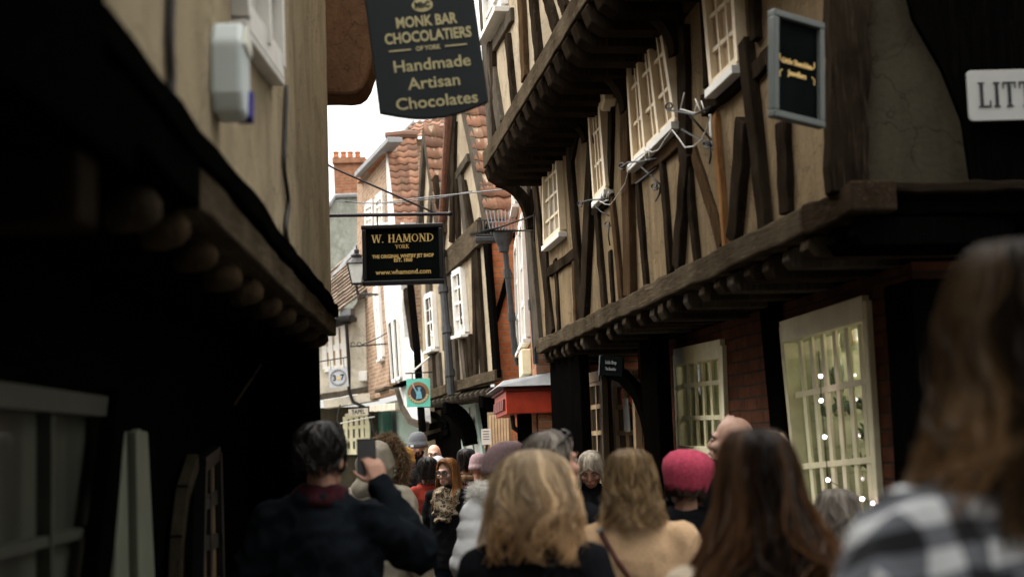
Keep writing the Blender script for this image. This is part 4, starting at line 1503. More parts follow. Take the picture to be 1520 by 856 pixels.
mb.build('lines', M['ink'], nb)
mb = MB(); mb.box((0, .03, -.75), (.03, .03, 1.7)); mb.build('stake', M['t_brown'], nb)

# ------------------------------------------------------------------ white rendered house with the swept foot
a_, b_ = P(624, 628, 23.3), P(565, 600, 27.0)
FW = Fac((a_.x, a_.y), (b_.x, b_.y), +1)
HW = FW.thing('white_house', 'white rendered house leaning out, with a rounded foot and narrow dark windows', 'house')
poly = [(622, 628), (606, 620), (594, 600), (585, 560), (572, 470), (563, 330), (600, 330), (595, 430), (601, 500), (615, 540)]
pts = [FW.sz(x, y) for x, y in poly]
mb = MB(); mb.prism([FW.L(s, -.2, z) for s, z in pts], FW.L(0, .2, 0) - FW.L(0, 0, 0))
mb.build('wall', M['render_white'], HW)
for q in ([(585, 566), (590, 564), (584, 474), (579, 480)], [(592, 562), (597, 560), (592, 470), (587, 473)]):
    f = FW.window(FW.q(q), 1, 1, (M['white'], M['t_black'], M['t_black']), HW, proud=.05, fw_=.05)
FW.pbeam('sill', (583, 573), (599, 566), 4, .0, .14, M['t_black'], HW)
cu = MB()
cpts = [(624, 631), (607, 624), (595, 604), (586, 572)]
for i in range(3):
    FW.bar(cu, FW.sz(*cpts[i], .05), FW.sz(*cpts[i + 1], .05), .10, -.1, .06)
cu.build('foot_mould', M['t_greyz'], HW)
pipe('drainpipe', [(609, 420), (619, 520), (627, 640)], .06, M['t_black'], 'black drainpipe between the white house and the timber gables', FW, .05)
pipe('drainpipe', [(602, 425), (613, 500), (622, 560)], .07, M['t_dark'], 'mossy black boxed pipe against the white house', FW, -.1)
mb = MB(); FW.slab(mb, 0, FW.len + .3, 0, 3.0, -1.2, -1.0); mb.build('shop_wall', M['t_black'], HW)
qg = [FW.sz(x, y, -.95) for x, y in [(606, 668), (577, 668), (574, 610), (604, 613)]]
FW.window([qg[0], qg[1], qg[2], qg[3]], 4, 3, (M['green_paint'], M['pane_white'], M['green_paint']), HW, n=-1.0, proud=.06, fw_=.10, bw=.05, name='shop_front')
FW.pbeam('door_post', (572, 612), (574, 660), 6, -.9, -.8, M['dkgreen_paint'], HW)

# third orange-tiled gable with white verge, seen above the sign bar
mg = P(600, 330, 25.0)
H3 = thing('tiled_house', 'house whose orange pantiled slope has a white verge board, third from the right', 'house', (mg.x, mg.y, 0))
pantile_roof('roof', P(588, 345, 24.4), P(627, 345, 24.4), P(618, 203, 26.2), P(573, 207, 26.2), .2, .2, M['tiles'], H3)
mb = MB(); mb.prism([P(577, 345, 24.45), P(589, 345, 24.45), P(575, 205, 26.25), P(572, 205, 26.25)], (0, .1, -.05))
wbuild(mb, 'verge_board', M['white'], H3)
mb = MB(); mb.tube([P(572, 203, 26.2), P(600, 200, 26.2), P(620, 201, 26.2)], .085, 8)
wbuild(mb, 'ridge_tiles', M['tiles'], H3)
mb = MB(); mb.box2((mg.x + .25, 24.9, 0), (mg.x + 1.2, 26.0, mg.z - .1)); wbuild(mb, 'wall', M['plaster_cream'], H3)
H3b = thing('tiled_house', 'house with only its weathered orange roof ridge showing under the big black sign', 'house', (mg.x, 28, 0))
pantile_roof('roof', P(588, 206, 29.0), P(672, 200, 29.0), P(664, 172, 30.2), P(610, 182, 30.2), .24, .27, M['tiles'], H3b)
mb = MB(); mb.box2((P(596, 206, 29).x, 29.2, 0), (P(672, 200, 29).x, 30.6, P(600, 204, 29).z)); wbuild(mb, 'wall', M['brick_pale'], H3b)
mb = MB(); mb.tube([P(588, 206, 29.0), P(612, 181, 30.2)], .06, 6); wbuild(mb, 'verge_board', M['lead'], H3b)

# ------------------------------------------------------------------ brick house with a gutter and sashes (beyond the white one)
a_, b_ = P(574, 430, 26.6), P(527, 430, 30.6)
FK = Fac((a_.x, a_.y), (b_.x, b_.y), +1)
HK = FK.thing('brick_house', 'tall pale brick house with white sashes and a gutter, left of the orange roofs', 'house')
tp = [FK.sz(573, 212), FK.sz(530, 258)]
mb = MB()
mb.prism([FK.L(s, -.2, z) for s, z in [(0, 2.7), (FK.len, 2.7), (tp[1][0], tp[1][1]), (tp[0][0], tp[0][1])]], FK.L(0, .2, 0) - FK.L(0, 0, 0))
mb.build('wall', M['brick_pale'], HK)
FK.pbeam('gutter', (575, 207), (526, 260), 5, -.05, .22, M['lead'], HK, jit=.002)
FK.pbeam('cornice', (574, 216), (530, 268), 7, 0, .10, M['brick'], HK, jit=.002)
for q in ([(546, 345), (556, 345), (556, 300), (546, 306)], [(561, 345), (571, 345), (571, 288), (561, 296)], [(566, 533), (571, 530), (564, 428), (558, 432)]):
    FK.window(FK.q(q), 2, 4, (M['white'], M['pane_white'], M['white']), HK, proud=.06, sill=.1, fw_=.12, bw=.05)
mb = MB(); FK.slab(mb, -.4, FK.len, 0, 2.68, -.8, -.6); mb.build('shop_wall', M['green_paint'], HK)
FK.pbeam('fascia', (586, 603), (548, 606), 10, -.6, .1, M['render_cream'], HK)
FK.pbeam('fascia', (570, 575), (556, 580), 4, -.1, .1, M['t_greyz'], HK)
FK.pbeam('shop_post', (561, 612), (564, 665), 12, -.5, -.3, M['dkgreen_paint'], HK)

# ------------------------------------------------------------------ cream house facing us at the bend
FC = Fac(tuple(P(440, 500, 29.5).xy), tuple(P(558, 500, 29.2).xy), -1)
HC = FC.thing('cream_house', 'cream rendered house at the bend with a brown tiled roof and white triple window', 'house')


def fq(pts, n=0.0):
    return [FC.sz(x, y, n) for x, y in pts]


pl = fq([(440, 588), (556, 574), (553, 425), (545, 428), (520, 462), (440, 500)])
mb = MB(); mb.prism([FC.L(s, -.2, z) for s, z in pl], FC.L(0, .2, 0) - FC.L(0, 0, 0))
mb.build('wall', M['render_cream'], HC)
r0, r1, r2, r3 = P(430, 515, 29.0), P(546, 430, 29.0), P(538, 360, 31.5), P(430, 455, 31.5)
pantile_roof('roof', r0, r1, r2, r3, .2, .2, M['tiles_brown'], HC, flat=True, step=.05)
mb = MB(); mb.tube([P(487, 424, 30.9), P(538, 360, 31.45)], .09, 6); wbuild(mb, 'ridge', M['lead'], HC)
FC.window(fq([(484, 548), (513, 545), (510, 480), (481, 492)]), 3, 2, (M['white'], M['pane_warm'], M['white']), HC, proud=.07, fw_=.1, bw=.12, mull=(1, 2), sill=.1)
FC.pbeam('eaves_board', (478, 484), (518, 474), 10, 0, .12, M['black_paint'], HC)
mb = MB(); FC.slab(mb, fq([(508, 470)])[0][0], fq([(530, 470)])[0][0], fq([(520, 478)])[0][1], fq([(520, 471)])[0][1], .0, .5); mb.build('dormer_box', M['black_paint'], HC, bevel=.02)
mb = MB(); FC.slab(mb, fq([(511, 470)])[0][0], fq([(527, 470)])[0][0], fq([(520, 470)])[0][1], fq([(520, 459)])[0][1], .0, .3); mb.build('dormer_face', M['lead'], HC, bevel=.02)
mb = MB(); FC.slab(mb, fq([(536, 560)])[0][0], fq([(549, 560)])[0][0], fq([(540, 566)])[0][1], fq([(540, 551)])[0][1], .0, .2); mb.build('meter_box', M['white'], HC, bevel=.02)
FC.pbeam('string_course', (470, 590), (556, 575), 8, 0, .12, M['t_greyz'], HC)
FC.pbeam('shop_fascia', (480, 600), (557, 588), 13, 0, .3, M['render_cream'], HC)
mb = MB(); FC.slab(mb, 0, FC.len, 0, 2.6, -.9, -.7); mb.build('shop_wall', M['plaster_dim'], HC)
FC.window([FC.sz(x, y, -.6) for x, y in [(512, 670), (546, 670), (544, 612), (512, 618)]], 4, 3, (M['cream_paint'], M['pane_dim'], M['cream_paint']), HC, n=-.7, proud=.08, fw_=.1, bw=.07, name='shop_front')
pipe('drainpipe', [(514, 480), (518, 540), (518, 580), (524, 596), (545, 606), (552, 630), (560, 650)], .035, M['iron'], 'crooked black drainpipe down the cream house at the bend', FC, .35)
cable('cable', FC, [(505, 600), (501, 622), (508, 640), (512, 650)], .014, M['pipe'], 'loose grey cable on the cream house shopfront', .4)
cable('cable', FC, [(505, 628), (530, 623), (556, 618)], .012, M['cable_white'], 'white pole across the cream house shopfront', .5)

# grey-green gable and chimney behind
Yg = 36.0
gz = thing('rendered_house', 'grey-green rendered gable wall below a brick chimney, farthest house', 'house', P(515, 400, Yg))
mb = MB(); mb.prism([P(x, y, Yg) for x, y in [(478, 520), (560, 520), (560, 292), (499, 292), (490, 306), (478, 314)]], (0, 3, 0))
wbuild(mb, 'wall', M['render_green'], gz)
mb = MB(); mb.tube([P(476, 314, Yg - .05), P(489, 305, Yg - .05), P(498, 291, Yg - .05), P(548, 289, Yg - .05)], .06, 6); wbuild(mb, 'coping', M['lead'], gz)
ch = MB(); ch.prism([P(x, y, Yg - .02) for x, y in [(497, 290), (541, 289), (540, 240), (495, 241)]], (0, 1.2, 0))
chm = wbuild(ch, 'chimney', M['brick'], gz)
ch = MB(); ch.prism([P(x, y, Yg - .1) for x, y in [(493, 242), (542, 241), (542, 233), (493, 234)]], (0, 1.4, 0))
o = ch.build('chimney_cap', M['brick'], chm); o.matrix_parent_inverse = Matrix.Identity(4)
for x in (499, 510, 520, 531):
    p = P(x, 234, Yg + .4)
    mb = MB(); mb.loft([(p.z, .075, .075, p.y, p.x), (p.z + .1, .065, .065, p.y, p.x), (p.z + .12, .08, .08, p.y, p.x), (p.z + .15, .08, .08, p.y, p.x)], 10)
    mb.build('chimney_pot', M['brick_or'], chm)
# house closing the street on the left, behind the corner; unseen, kept low to let light through
lc = thing('far_house', 'low shaded house behind the left corner, closing the left side', 'house', (-9, 22, 0))
mb = MB(); mb.box2((-14, 12.4, 0), (-5.2, 24, 2.9)); wbuild(mb, 'wall', M['render_cream'], lc)
mb = MB(); mb.hexa([(-14, 12.2, 2.9), (-5.0, 12.2, 2.9), (-5.0, 24, 2.9), (-14, 24, 2.9)], [(-10, 13, 4.6), (-9, 13, 4.6), (-9, 23, 4.6), (-10, 23, 4.6)]); wbuild(mb, 'roof', M['tiles_brown'], lc)
# ------------------------------------------------------------------ lettering
def text_mesh(txt, size, sx=1.0, bold=0.0, extr=.002, align='CENTER', space=1.0):
    cu = bpy.data.curves.new('lettering', 'FONT')
    cu.body = txt
    cu.size = size
    cu.align_x = align
    cu.align_y = 'CENTER'
    cu.offset = bold
    cu.extrude = extr
    cu.resolution_u = 3
    cu.space_character = space
    o = bpy.data.objects.new('lettering', cu)
    C.objects.link(o)
    bpy.context.view_layer.update()
    me = bpy.data.meshes.new_from_object(o.evaluated_get(bpy.context.evaluated_depsgraph_get()))
    bpy.data.objects.remove(o)
    bpy.data.curves.remove(cu)
    vs = [(v.co.x * sx, v.co.z * -1, v.co.y) for v in me.vertices]
    fs = [tuple(p.vertices) for p in me.polygons]
    bpy.data.meshes.remove(me)
    return vs, fs


TH, TN = .17, .075
GLY = {  # width, straight strokes, arcs (cx, cy, rx, ry, a0, a1, w)
    'L': (.66, [(.16, 0, .16, 1, TH), (.1, .03, .6, .03, .06), (.6, 0, .6, .26, .07)], []),
    'I': (.36, [(.18, 0, .18, 1, TH)], []),
    'T': (.74, [(.37, 0, .37, 1, TH), (.05, .97, .69, .97, .06), (.06, .74, .06, 1, .06), (.68, .74, .68, 1, .06)], []),
    'E': (.68, [(.16, 0, .16, 1, TH), (.1, .03, .6, .03, .06), (.1, .97, .58, .97, .06), (.16, .52, .48, .52, .06), (.6, 0, .6, .24, .06), (.58, .76, .58, 1, .06)], []),
    'S': (.60, [], [(.3, .74, .2, .23, 40, 270, .12), (.3, .27, .22, .24, -140, 90, .13)]),
    'H': (.84, [(.17, 0, .17, 1, TH), (.67, 0, .67, 1, TH), (.17, .52, .67, .52, .06)], []),
    'A': (.84, [(.08, 0, .42, 1, TN), (.42, 1, .76, 0, TH), (.22, .34, .62, .34, .06)], []),
    'M': (1.0, [(.14, 0, .18, 1, TN), (.18, 1, .5, .08, TH), (.5, .08, .80, 1, TN), (.82, 1, .86, 0, TH)], []),
    'W': (1.1, [(.06, 1, .3, 0, TH), (.3, 0, .55, 1, TN), (.55, 1, .8, 0, TH), (.8, 0, 1.04, 1, TN)], []),
    'O': (.88, [], [(.44, .5, .34, .46, 0, 360, .15)]),
    'N': (.88, [(.15, 0, .15, 1, TN), (.15, 1, .72, 0, TH), (.72, 0, .72, 1, TN)], []),
    'D': (.86, [(.16, 0, .16, 1, TH)], [(.18, .5, .58, .47, -90, 90, .13)]),
    'Y': (.80, [(.06, 1, .4, .48, TH), (.74, 1, .4, .48, TN), (.4, 0, .4, .5, TH)], []),
    'R': (.80, [(.16, 0, .16, 1, TH), (.34, .48, .72, 0, TH)], [(.2, .74, .40, .24, -90, 90, .12)]),
    'K': (.82, [(.16, 0, .16, 1, TH), (.2, .45, .68, 1, TN), (.34, .6, .74, 0, TH)], []),
    'B': (.76, [(.16, 0, .16, 1, TH)], [(.18, .74, .40, .24, -90, 90, .12), (.18, .26, .46, .25, -90, 90, .13)]),
    '.': (.3, [(.15, 0, .15, .13, .14)], []),
    ' ': (.4, [], []),
}


def serif_text(mb, txt, h, cx, cz, y, gap=.08, wide=1.0):
    """serifed capitals, centred on (cx, cz), cap height h, standing proud at y"""
    W_ = sum(GLY[c][0] + gap for c in txt) - gap
    x = cx - W_ * h * wide / 2
    k = 0

    def quad(p):
        nonlocal k
        k += 1
        mb.hexa([(x + a * h * wide, y, cz + (b - .5) * h) for a, b in p], [(x + a * h * wide, y - .002 - (k % 7) * .00012, cz + (b - .5) * h) for a, b in p])
    for c in txt:
        w, lines, arcs = GLY[c]
        for x0, y0, x1, y1, t in lines:
            if abs(y1 - y0) < 1e-6:
                quad([(x0, y0 - t / 2), (x1, y0 - t / 2), (x1, y0 + t / 2), (x0, y0 + t / 2)])
                continue
            hx = t / 2 * (math.hypot(x1 - x0, y1 - y0) / abs(y1 - y0))
            quad([(x0 - hx, y0), (x0 + hx, y0), (x1 + hx, y1), (x1 - hx, y1)])
            if c == '.' or (c in 'LETS' and x0 > .5 and t < .08) or (c == 'T' and t < .07):
                continue
            for (a, b) in ((x0, y0), (x1, y1)):
                if b in (0, 1) and not (c == 'A' and b == 1) and not (c in 'WN' and b == 0 and t >= 0 and c == 'W'):
                    quad([(a - .17, b - (.05 if b else 0)), (a + .17, b - (.05 if b else 0)), (a + .17, b + (0 if b else .05)), (a - .17, b + (0 if b else .05))])
        for ax, ay, rx, ry, a0, a1, t in arcs:
            n = 14
            for i in range(n):
                q = []
                for a, s in ((i, 1), (i + 1, 1), (i + 1, -1), (i, -1)):
                    an = R(a0 + (a1 - a0) * a / n)
                    tt = t * (.45 + .55 * abs(math.cos(an)))
                    q.append((ax + (rx + s * tt / 2) * math.cos(an), ay + (ry + s * .07 / 2) * math.sin(an)))
                quad(q)
        x += (w + gap) * h * wide


def put(mb, vf, cx, cz, y):
    vs, fs = vf
    mb.add([(a + cx, b + y, c + cz) for a, b, c in vs], fs)


def board_root(name, label, cat, tl, tr, bl, group=None):
    """an Empty on a board given by three corners; local x right, z up, y into the board, origin at its centre"""
    ex = (tr - tl)
    w = ex.length
    ex.normalize()
    ez = (tl - bl)
    h = ez.length
    ez = (ez - ex * ez.dot(ex)).normalized()
    ey = ez.cross(ex)
    c = tl + ex * w / 2 - ez * h / 2
    o = thing(name, label, cat, (0, 0, 0), 0, group)
    o.matrix_world = Matrix.Translation(c) @ Matrix((ex, ey, ez)).transposed().to_4x4()
    return o, w, h


# --- the big chocolate maker's board over the street
so, w, h = board_root('hanging_sign', 'big slate-black hanging board with pale gold lettering, lower edge bowed, high over the street', 'sign',
                      P(534, -62, 5.6), P(694, -76, 5.66), P(556, 168, 5.6))
mb = MB()
pl = [(-w / 2, h / 2), (w / 2, h / 2), (w / 2, -h / 2), ]
for i in range(1, 12):
    t = i / 12
    pl.append((w / 2 - w * t, -h / 2 - .05 * w * 2 * math.sin(math.pi * t)))
pl.append((-w / 2, -h / 2))
mb.prism([(x, .0, z) for x, z in pl], (0, .035, 0))
mb.build('board', M['sign_slate'], so, bevel=.004)
zc = lambda py: h / 2 - (py + 69) / 237 * h
mb = MB()
for row, py, size, sx, bold in (('MONK BAR', 37, .062, .78, .0016), ('CHOCOLATIERS', 60, .062, .78, .0016)):
    mb = MB(); put(mb, text_mesh(row, size, sx, bold), .012, zc(py), -.001); mb.build('lettering', M['gold_pale'], so)
for row, py, size in (('Handmade', 103, .068), ('Artisan', 131, .068), ('Chocolates', 160, .068)):
    mb = MB(); put(mb, text_mesh(row, size, 1.08, .0008), .012, zc(py), -.001); mb.build('lettering', M['gold_pale'], so)
mb = MB(); put(mb, text_mesh('OF YORK', .026, .9, .0008), .005, zc(78), -.001)
for sx in (-1, 1):
    mb.box((.005 + sx * .115, -.002, zc(78)), (.09, .004, .006))
mb.build('lettering', M['gold_pale'], so)
mb = MB(); mb.prism([(.005 + .043 * math.cos(a * math.pi / 16), 0, zc(12) + .028 * math.sin(a * math.pi / 16)) for a in range(32)], (0, -.003, 0))
em = mb.build('emblem', M['gold_pale'], so)
mb = MB(); put(mb, text_mesh('MbC', .034, .95, .001), .005, zc(12), -.0045)
mb.build('emblem_lettering', M['sign_slate'], em)
mb = MB()
mb.tube([(-w / 2 - .55, .017, h / 2 + .1), (w / 2 + .1, .017, h / 2 + .1)], .014, 8)
for sx in (-.35, .35):
    mb.tube([(w * sx, .017, h / 2 + .1), (w * sx, .017, h / 2 - .01)], .006, 6)
mb.build('bracket', M['iron'], so)

# --- jet shop board on its bar
Yh = 10.8
so, w, h = board_root('hanging_sign', 'black framed hanging sign reading W. HAMOND in gold, below a long bar', 'sign', P(537, 335, Yh), P(657, 331, Yh), P(542, 424, Yh))
mb = MB(); mb.box((0, .02, 0), (w, .03, h)); mb.build('board', M['sign_black'], so)
mb = MB()
t = .035
for (c, s_) in (((0, 0, h / 2 - t / 2), (w + .01, .07, t)), ((0, 0, -h / 2 + t / 2), (w + .01, .07, t)), ((-w / 2 + t / 2, 0, 0), (t, .066, h - 2 * t)), ((w / 2 - t / 2, 0, 0), (t, .066, h - 2 * t))):
    mb.box((c[0], .012, c[2]), s_)
mb.build('frame', M['black_paint'], so, bevel=.008)
mb = MB()
zr = lambda py: h / 2 - (py - 333) / 90 * h
serif_text(mb, 'W. HAMOND', .062, .002, zr(353.5), .004, .05, 1.02)
mb.build('lettering', M['gold'], so); mb = MB()
serif_text(mb, 'YORK', .030, -.005, zr(366), .004, .06)
for row, py, size in (('THE ORIGINAL WHITBY JET SHOP', 380.5, .037), ('EST. 1860', 386.5, .037)):
    mb.build('lettering', M['gold'], so); mb = MB()
    put(mb, text_mesh(row, size, .84 if len(row) > 12 else .95, .0012), 0, zr(py), .003)
mb.build('lettering', M['gold'], so); mb = MB()
put(mb, text_mesh('www.whamond.com', .052, .98, .0010), .0, zr(404), .003)
mb.build('lettering', M['gold'], so)
br = thing('sign_bracket', 'long dark bar with a slanting stay that carries the W. HAMOND sign', 'bracket', P(488, 320, Yh))
L0 = P(488, 320, Yh)
rel = lambda px, py, Y=Yh: P(px, py, Y) - L0
mb = MB(); mb.tube([rel(440, 321), rel(488, 320), rel(668, 317.3)], .014, 8); mb.ell(rel(668, 317.3), (.02, .02, .02)); mb.build('bar', M['iron_purple'], br)
mb = MB(); mb.tube([rel(440, 217), rel(494, 249), rel(650, 318)], .008, 6); mb.build('stay', M['iron_purple'], br)
mb = MB()
for x, y in ((560, 319), (628, 318)):
    mb = MB(); mb.tube([rel(x, y), rel(x + .6, y + 17)], .005, 5)
    mb.build('hanger', M['iron'], br)

# --- jewellers' board on the right
so, w, h = board_root('framed_sign', 'grey framed black jewellers board hanging by the corner post on the right', 'sign', P(1146, 14, 5.2), P(1221, 36, 5.34), P(1159, 175, 5.2))
mb = MB(); mb.box((0, .015, 0), (w - .02, .02, h - .02)); mb.build('board', M['sign_black'], so)
mb = MB()
t = .026
for (c, s_) in (((0, 0, h / 2 - t / 2), (w, .04, t)), ((0, 0, -h / 2 + t / 2), (w, .04, t)), ((-w / 2 + t / 2, 0, 0), (t, .037, h - 2 * t)), ((w / 2 - t / 2, 0, 0), (t, .037, h - 2 * t))):
    mb.box((c[0], .005, c[2]), s_)
mb.build('frame', M['sign_grey_frame'], so, bevel=.004)
mb = MB()
put(mb, text_mesh('Little Shambles', .030, .82, .0008), 0, .022, .003)
mb.build('lettering', M['gold'], so); mb = MB()
put(mb, text_mesh('Jewellers', .030, .85, .0008), .0, -.022, .003)
for sx in (-1, 1):
    for sz in (-1, 1):
        c = Vector((sx * (w / 2 - .042), .003, sz * .045))
        mb.tube([c, c + Vector((0, 0, -sz * .02)), c + Vector((-sx * .012, 0, -sz * .03))], .0025, 4)
mb.build('lettering', M['gold'], so)

# --- street name plate
so, w, h = board_root('street_sign', 'white street name plate reading LITTLE SHAMBLES on the dark end wall', 'sign', P(1434, 105, 5.40), P(1738, 97, 5.40), P(1438, 180, 5.40))
mb = MB()
rr = .018
pl = []
for (cx, cz, a0) in ((w / 2 - rr, h / 2 - rr, 0), (-w / 2 + rr, h / 2 - rr, 90), (-w / 2 + rr, -h / 2 + rr, 180), (w / 2 - rr, -h / 2 + rr, 270)):
    for k in range(5):
        a = R(a0 + 22.5 * k)
        pl.append((cx + rr * math.cos(a), 0, cz + rr * math.sin(a)))
mb.prism(pl, (0, .012, 0))
mb.build('plate', M['sign_white'], so, bevel=.002)
mb = MB()
wt = sum(GLY[c][0] + .11 for c in 'LITTLE') * .098 * .76
serif_text(mb, 'LITTLE', .098, -w / 2 + .038 + wt / 2, .002, -.001, .11, .76)
mb.build('lettering', M['ink'], so); mb = MB()
wt2 = sum(GLY[c][0] + .11 for c in 'SHAMBLES') * .098 * .70
serif_text(mb, 'SHAMBLES', .098, -w / 2 + .038 + wt + .05 + wt2 / 2, .002, -.001, .11, .70)
mb.build('lettering', M['ink'], so)
mb = MB()
for sx in (-.29, .29):
    for sz in (-.034, .04):
        mb.ell((w * sx, -.001, sz), (.004, .003, .004))
mb.build('screws', M['lead'], so)

# --- small dark board under the overhang
so, w, h = board_root('hanging_sign', 'small nearly black sign board hanging under the overhang by the doors', 'sign', P(891, 528, 9.9), P(924, 530, 9.75), P(892, 556, 9.9))
mb = MB(); mb.box((0, .01, 0), (w, .02, h)); mb.build('board', M['sign_black'], so)
mb = MB(); mb.box((-w / 2 - .004, .01, 0), (.008, .025, h + .01)); mb.build('edge', M['lead'], so)
mb = MB()
put(mb, text_mesh('Little Shop', .034, .7, .0004), 0, .025, -.001); mb.build('lettering', M['lead'], so); mb = MB(); put(mb, text_mesh('The Shambles', .030, .6, .0004), 0, -.02, -.001)
mb.build('lettering', M['lead'], so)

# --- teal square sign with the robed figure
Yt = 20.5
so, w, h = board_root('hanging_sign', 'teal square hanging sign with a robed torch-bearing figure in a brown ring', 'sign', P(603, 562, Yt), P(638, 561, Yt), P(604, 604, Yt))
mb = MB(); mb.box((0, .02, 0), (w, .03, h)); mb.build('board', M['teal'], so)
r_ = w * .46


def disc(r, y, cx=0, cz=0, n=32, ry=None):
    return [(cx + r * math.cos(2 * math.pi * k / n), y, cz + (ry or r) * math.sin(2 * math.pi * k / n)) for k in range(n)]


mb = MB(); mb.prism(disc(r_, .004), (0, -.004, 0)); rg = mb.build('ring', M['ring_brown'], so)
mb = MB(); mb.prism(disc(r_ * .70, -.001), (0, -.004, 0)); mb.build('disc', M['ink'], rg)
mb = MB()
S_ = r_
mb.prism([(x * S_, -.006, z * S_) for x, z in [(-.22, -.58), (.34, -.55), (.30, -.2), (.24, .1), (.12, .2), (-.02, .18), (-.1, .12), (-.3, .42), (-.38, .40), (-.22, .02), (-.16, -.2)]], (0, -.004, 0))
mb.prism(disc(.11 * S_, -.006, .08 * S_, .28 * S_, 14, .13 * S_), (0, -.005, 0))
for k in range(5):
    a = R(40 + 25 * k)
    c = Vector((.08 * S_, -.0065, .30 * S_))
    d = Vector((math.cos(a), 0, math.sin(a)))
    e = Vector((-math.sin(a), 0, math.cos(a)))
    mb.prism([c + d * .12 * S_ + e * .03 * S_, c + d * .12 * S_ - e * .03 * S_, c + d * .3 * S_], (0, -.003, 0))
mb.build('figure', M['fig_blue'], so)
mb = MB(); mb.prism([(x * S_, -.0075, z * S_) for x, z in [(-.40, .36), (-.30, .40), (-.50, .95), (-.60, .90)]], (0, -.004, 0)); mb.build('torch', M['sign_white'], so)
mb = MB()
for a0 in range(200, 345, 16):   # tiny lettering round the ring
    a = R(a0)
    mb.box((.85 * r_ * math.cos(a), -.001, .85 * r_ * math.sin(a)), (.028, .004, .035), Matrix.Rotation(-(a + math.pi / 2), 3, 'Y'))
mb.build('lettering', M['gold_pale'], rg)
br = thing('sign_bracket', 'thin white stay and iron bar holding the teal square sign', 'bracket', P(620, 552, Yt))
L0 = P(620, 552, Yt)
mb = MB(); mb.tube([rel(614, 550, Yt), rel(637, 530, Yt + .3)], .014, 5); mb.build('stay', M['cable_white'], br)
mb = MB(); mb.tube([rel(602, 554, Yt), rel(642, 552, Yt + .3)], .010, 5); mb.tube([rel(612, 554, Yt), rel(612, 562, Yt)], .008, 5); mb.build('bar', M['iron'], br)

# --- grey round-emblem sign at the bend
Yg = 27.5
so, w, h = board_root('hanging_sign', 'pale grey square sign with a thin black double ring, before the cream house', 'sign', P(487, 548, Yg), P(515, 545, Yg), P(488, 576, Yg))
mb = MB(); mb.box((0, .02, 0), (w, .03, h)); mb.build('board', M['sign_grey'], so)
mb = MB()
for r0, t in ((.43, .012), (.36, .006)):
    for k in range(32):
        a, b = 2 * math.pi * k / 32, 2 * math.pi * (k + 1) / 32
        q = [(w * r0 * math.cos(a), w * r0 * math.sin(a)), (w * r0 * math.cos(b), w * r0 * math.sin(b)), (w * (r0 - t * 2) * math.cos(b), w * (r0 - t * 2) * math.sin(b)), (w * (r0 - t * 2) * math.cos(a), w * (r0 - t * 2) * math.sin(a))]
        mb.hexa([(x, .004, z) for x, z in q], [(x, -.002, z) for x, z in q])
mb.build('ring', M['ink'], so); mb = MB()
put(mb, text_mesh('3', .15, .9, .006), -.075, .0, .002); mb.build('lettering', M['ink'], so); mb = MB(); put(mb, text_mesh('7', .15, .9, .006), .075, .0, .002)
mb.build('lettering', M['ink'], so)
mb = MB(); mb.prism(disc(.035, .002, .0, -.005, 12), (0, -.006, 0)); mb.build('dot', M['gold'], so)
mb = MB(); mb.tube([(-w / 2 - .3, .02, h / 2 + .16), (w / 2 + .05, .02, h / 2 + .2)], .012, 5)
for sx in (-.35, .35):
    mb.tube([(w * sx, .02, h / 2 - .01), (w * sx, .02, h / 2 + .18)], .006, 5)
mb.build('bracket', M['iron'], so)

# --- shop lettering far down the street
Ys = 28.0
so, w, h = board_root('shop_sign', 'cream shop board with dark capitals low on the cream house', 'sign', P(517, 607, Ys), P(546, 605, Ys), P(517, 617, Ys))
mb = MB(); mb.box((0, .02, 0), (w, .03, h)); mb.build('board', M['render_cream'], so)
mb = MB(); put(mb, text_mesh('TAPEL', .12, .8, .002), 0, 0, .003); mb.build('lettering', M['ink'], so)

# ------------------------------------------------------------------ lantern on its bracket
Yl = 24.0
lp = P(530, 402, Yl)
ln = thing('street_lantern', 'black four-sided street lantern on an iron bracket left of the W. HAMOND sign', 'lantern', lp)
L0 = lp
mb = MB()
for a in range(4):
    an, bn = math.pi / 4 + a * math.pi / 2, math.pi / 4 + (a + 1) * math.pi / 2
    t0, b0 = .20, .12
    mb.add([(b0 * math.cos(an), b0 * math.sin(an), -.22), (b0 * math.cos(bn), b0 * math.sin(bn), -.22), (t0 * math.cos(bn), t0 * math.sin(bn), .12), (t0 * math.cos(an), t0 * math.sin(an), .12)], [(0, 1, 2, 3)])
mb.build('glass', M['lamp_glass'], ln)
mb = MB()
for a in range(4):
    an = math.pi / 4 + a * math.pi / 2
    bn = an + math.pi / 2
    mb.tube([(.122 * math.cos(an), .122 * math.sin(an), -.22), (.205 * math.cos(an), .205 * math.sin(an), .12)], .012, 5)
    mb.tube([(.205 * math.cos(an), .205 * math.sin(an), .12), (.205 * math.cos(bn), .205 * math.sin(bn), .12)], .014, 5)
    mb.tube([(.122 * math.cos(an), .122 * math.sin(an), -.22), (.122 * math.cos(bn), .122 * math.sin(bn), -.22)], .014, 5)
mb.loft([(.12, .19, .19, 0), (.2, .12, .12, 0), (.22, .09, .09, 0), (.27, .10, .10, 0), (.29, .04, .04, 0), (.36, .045, .045, 0), (.38, .015, .015, 0), (.44, .01, .01, 0)], 12)
mb.build('frame', M['iron'], ln)
mb = MB()
mb.tube([rel(529, 424, Yl), rel(531, 436, Yl), rel(560, 437, Yl + 1)], .022, 6)
mb.tube([rel(533, 444, Yl), rel(542, 441, Yl), rel(556, 437, Yl + .8)], .012, 5)
mb.build('bracket', M['iron'], ln)

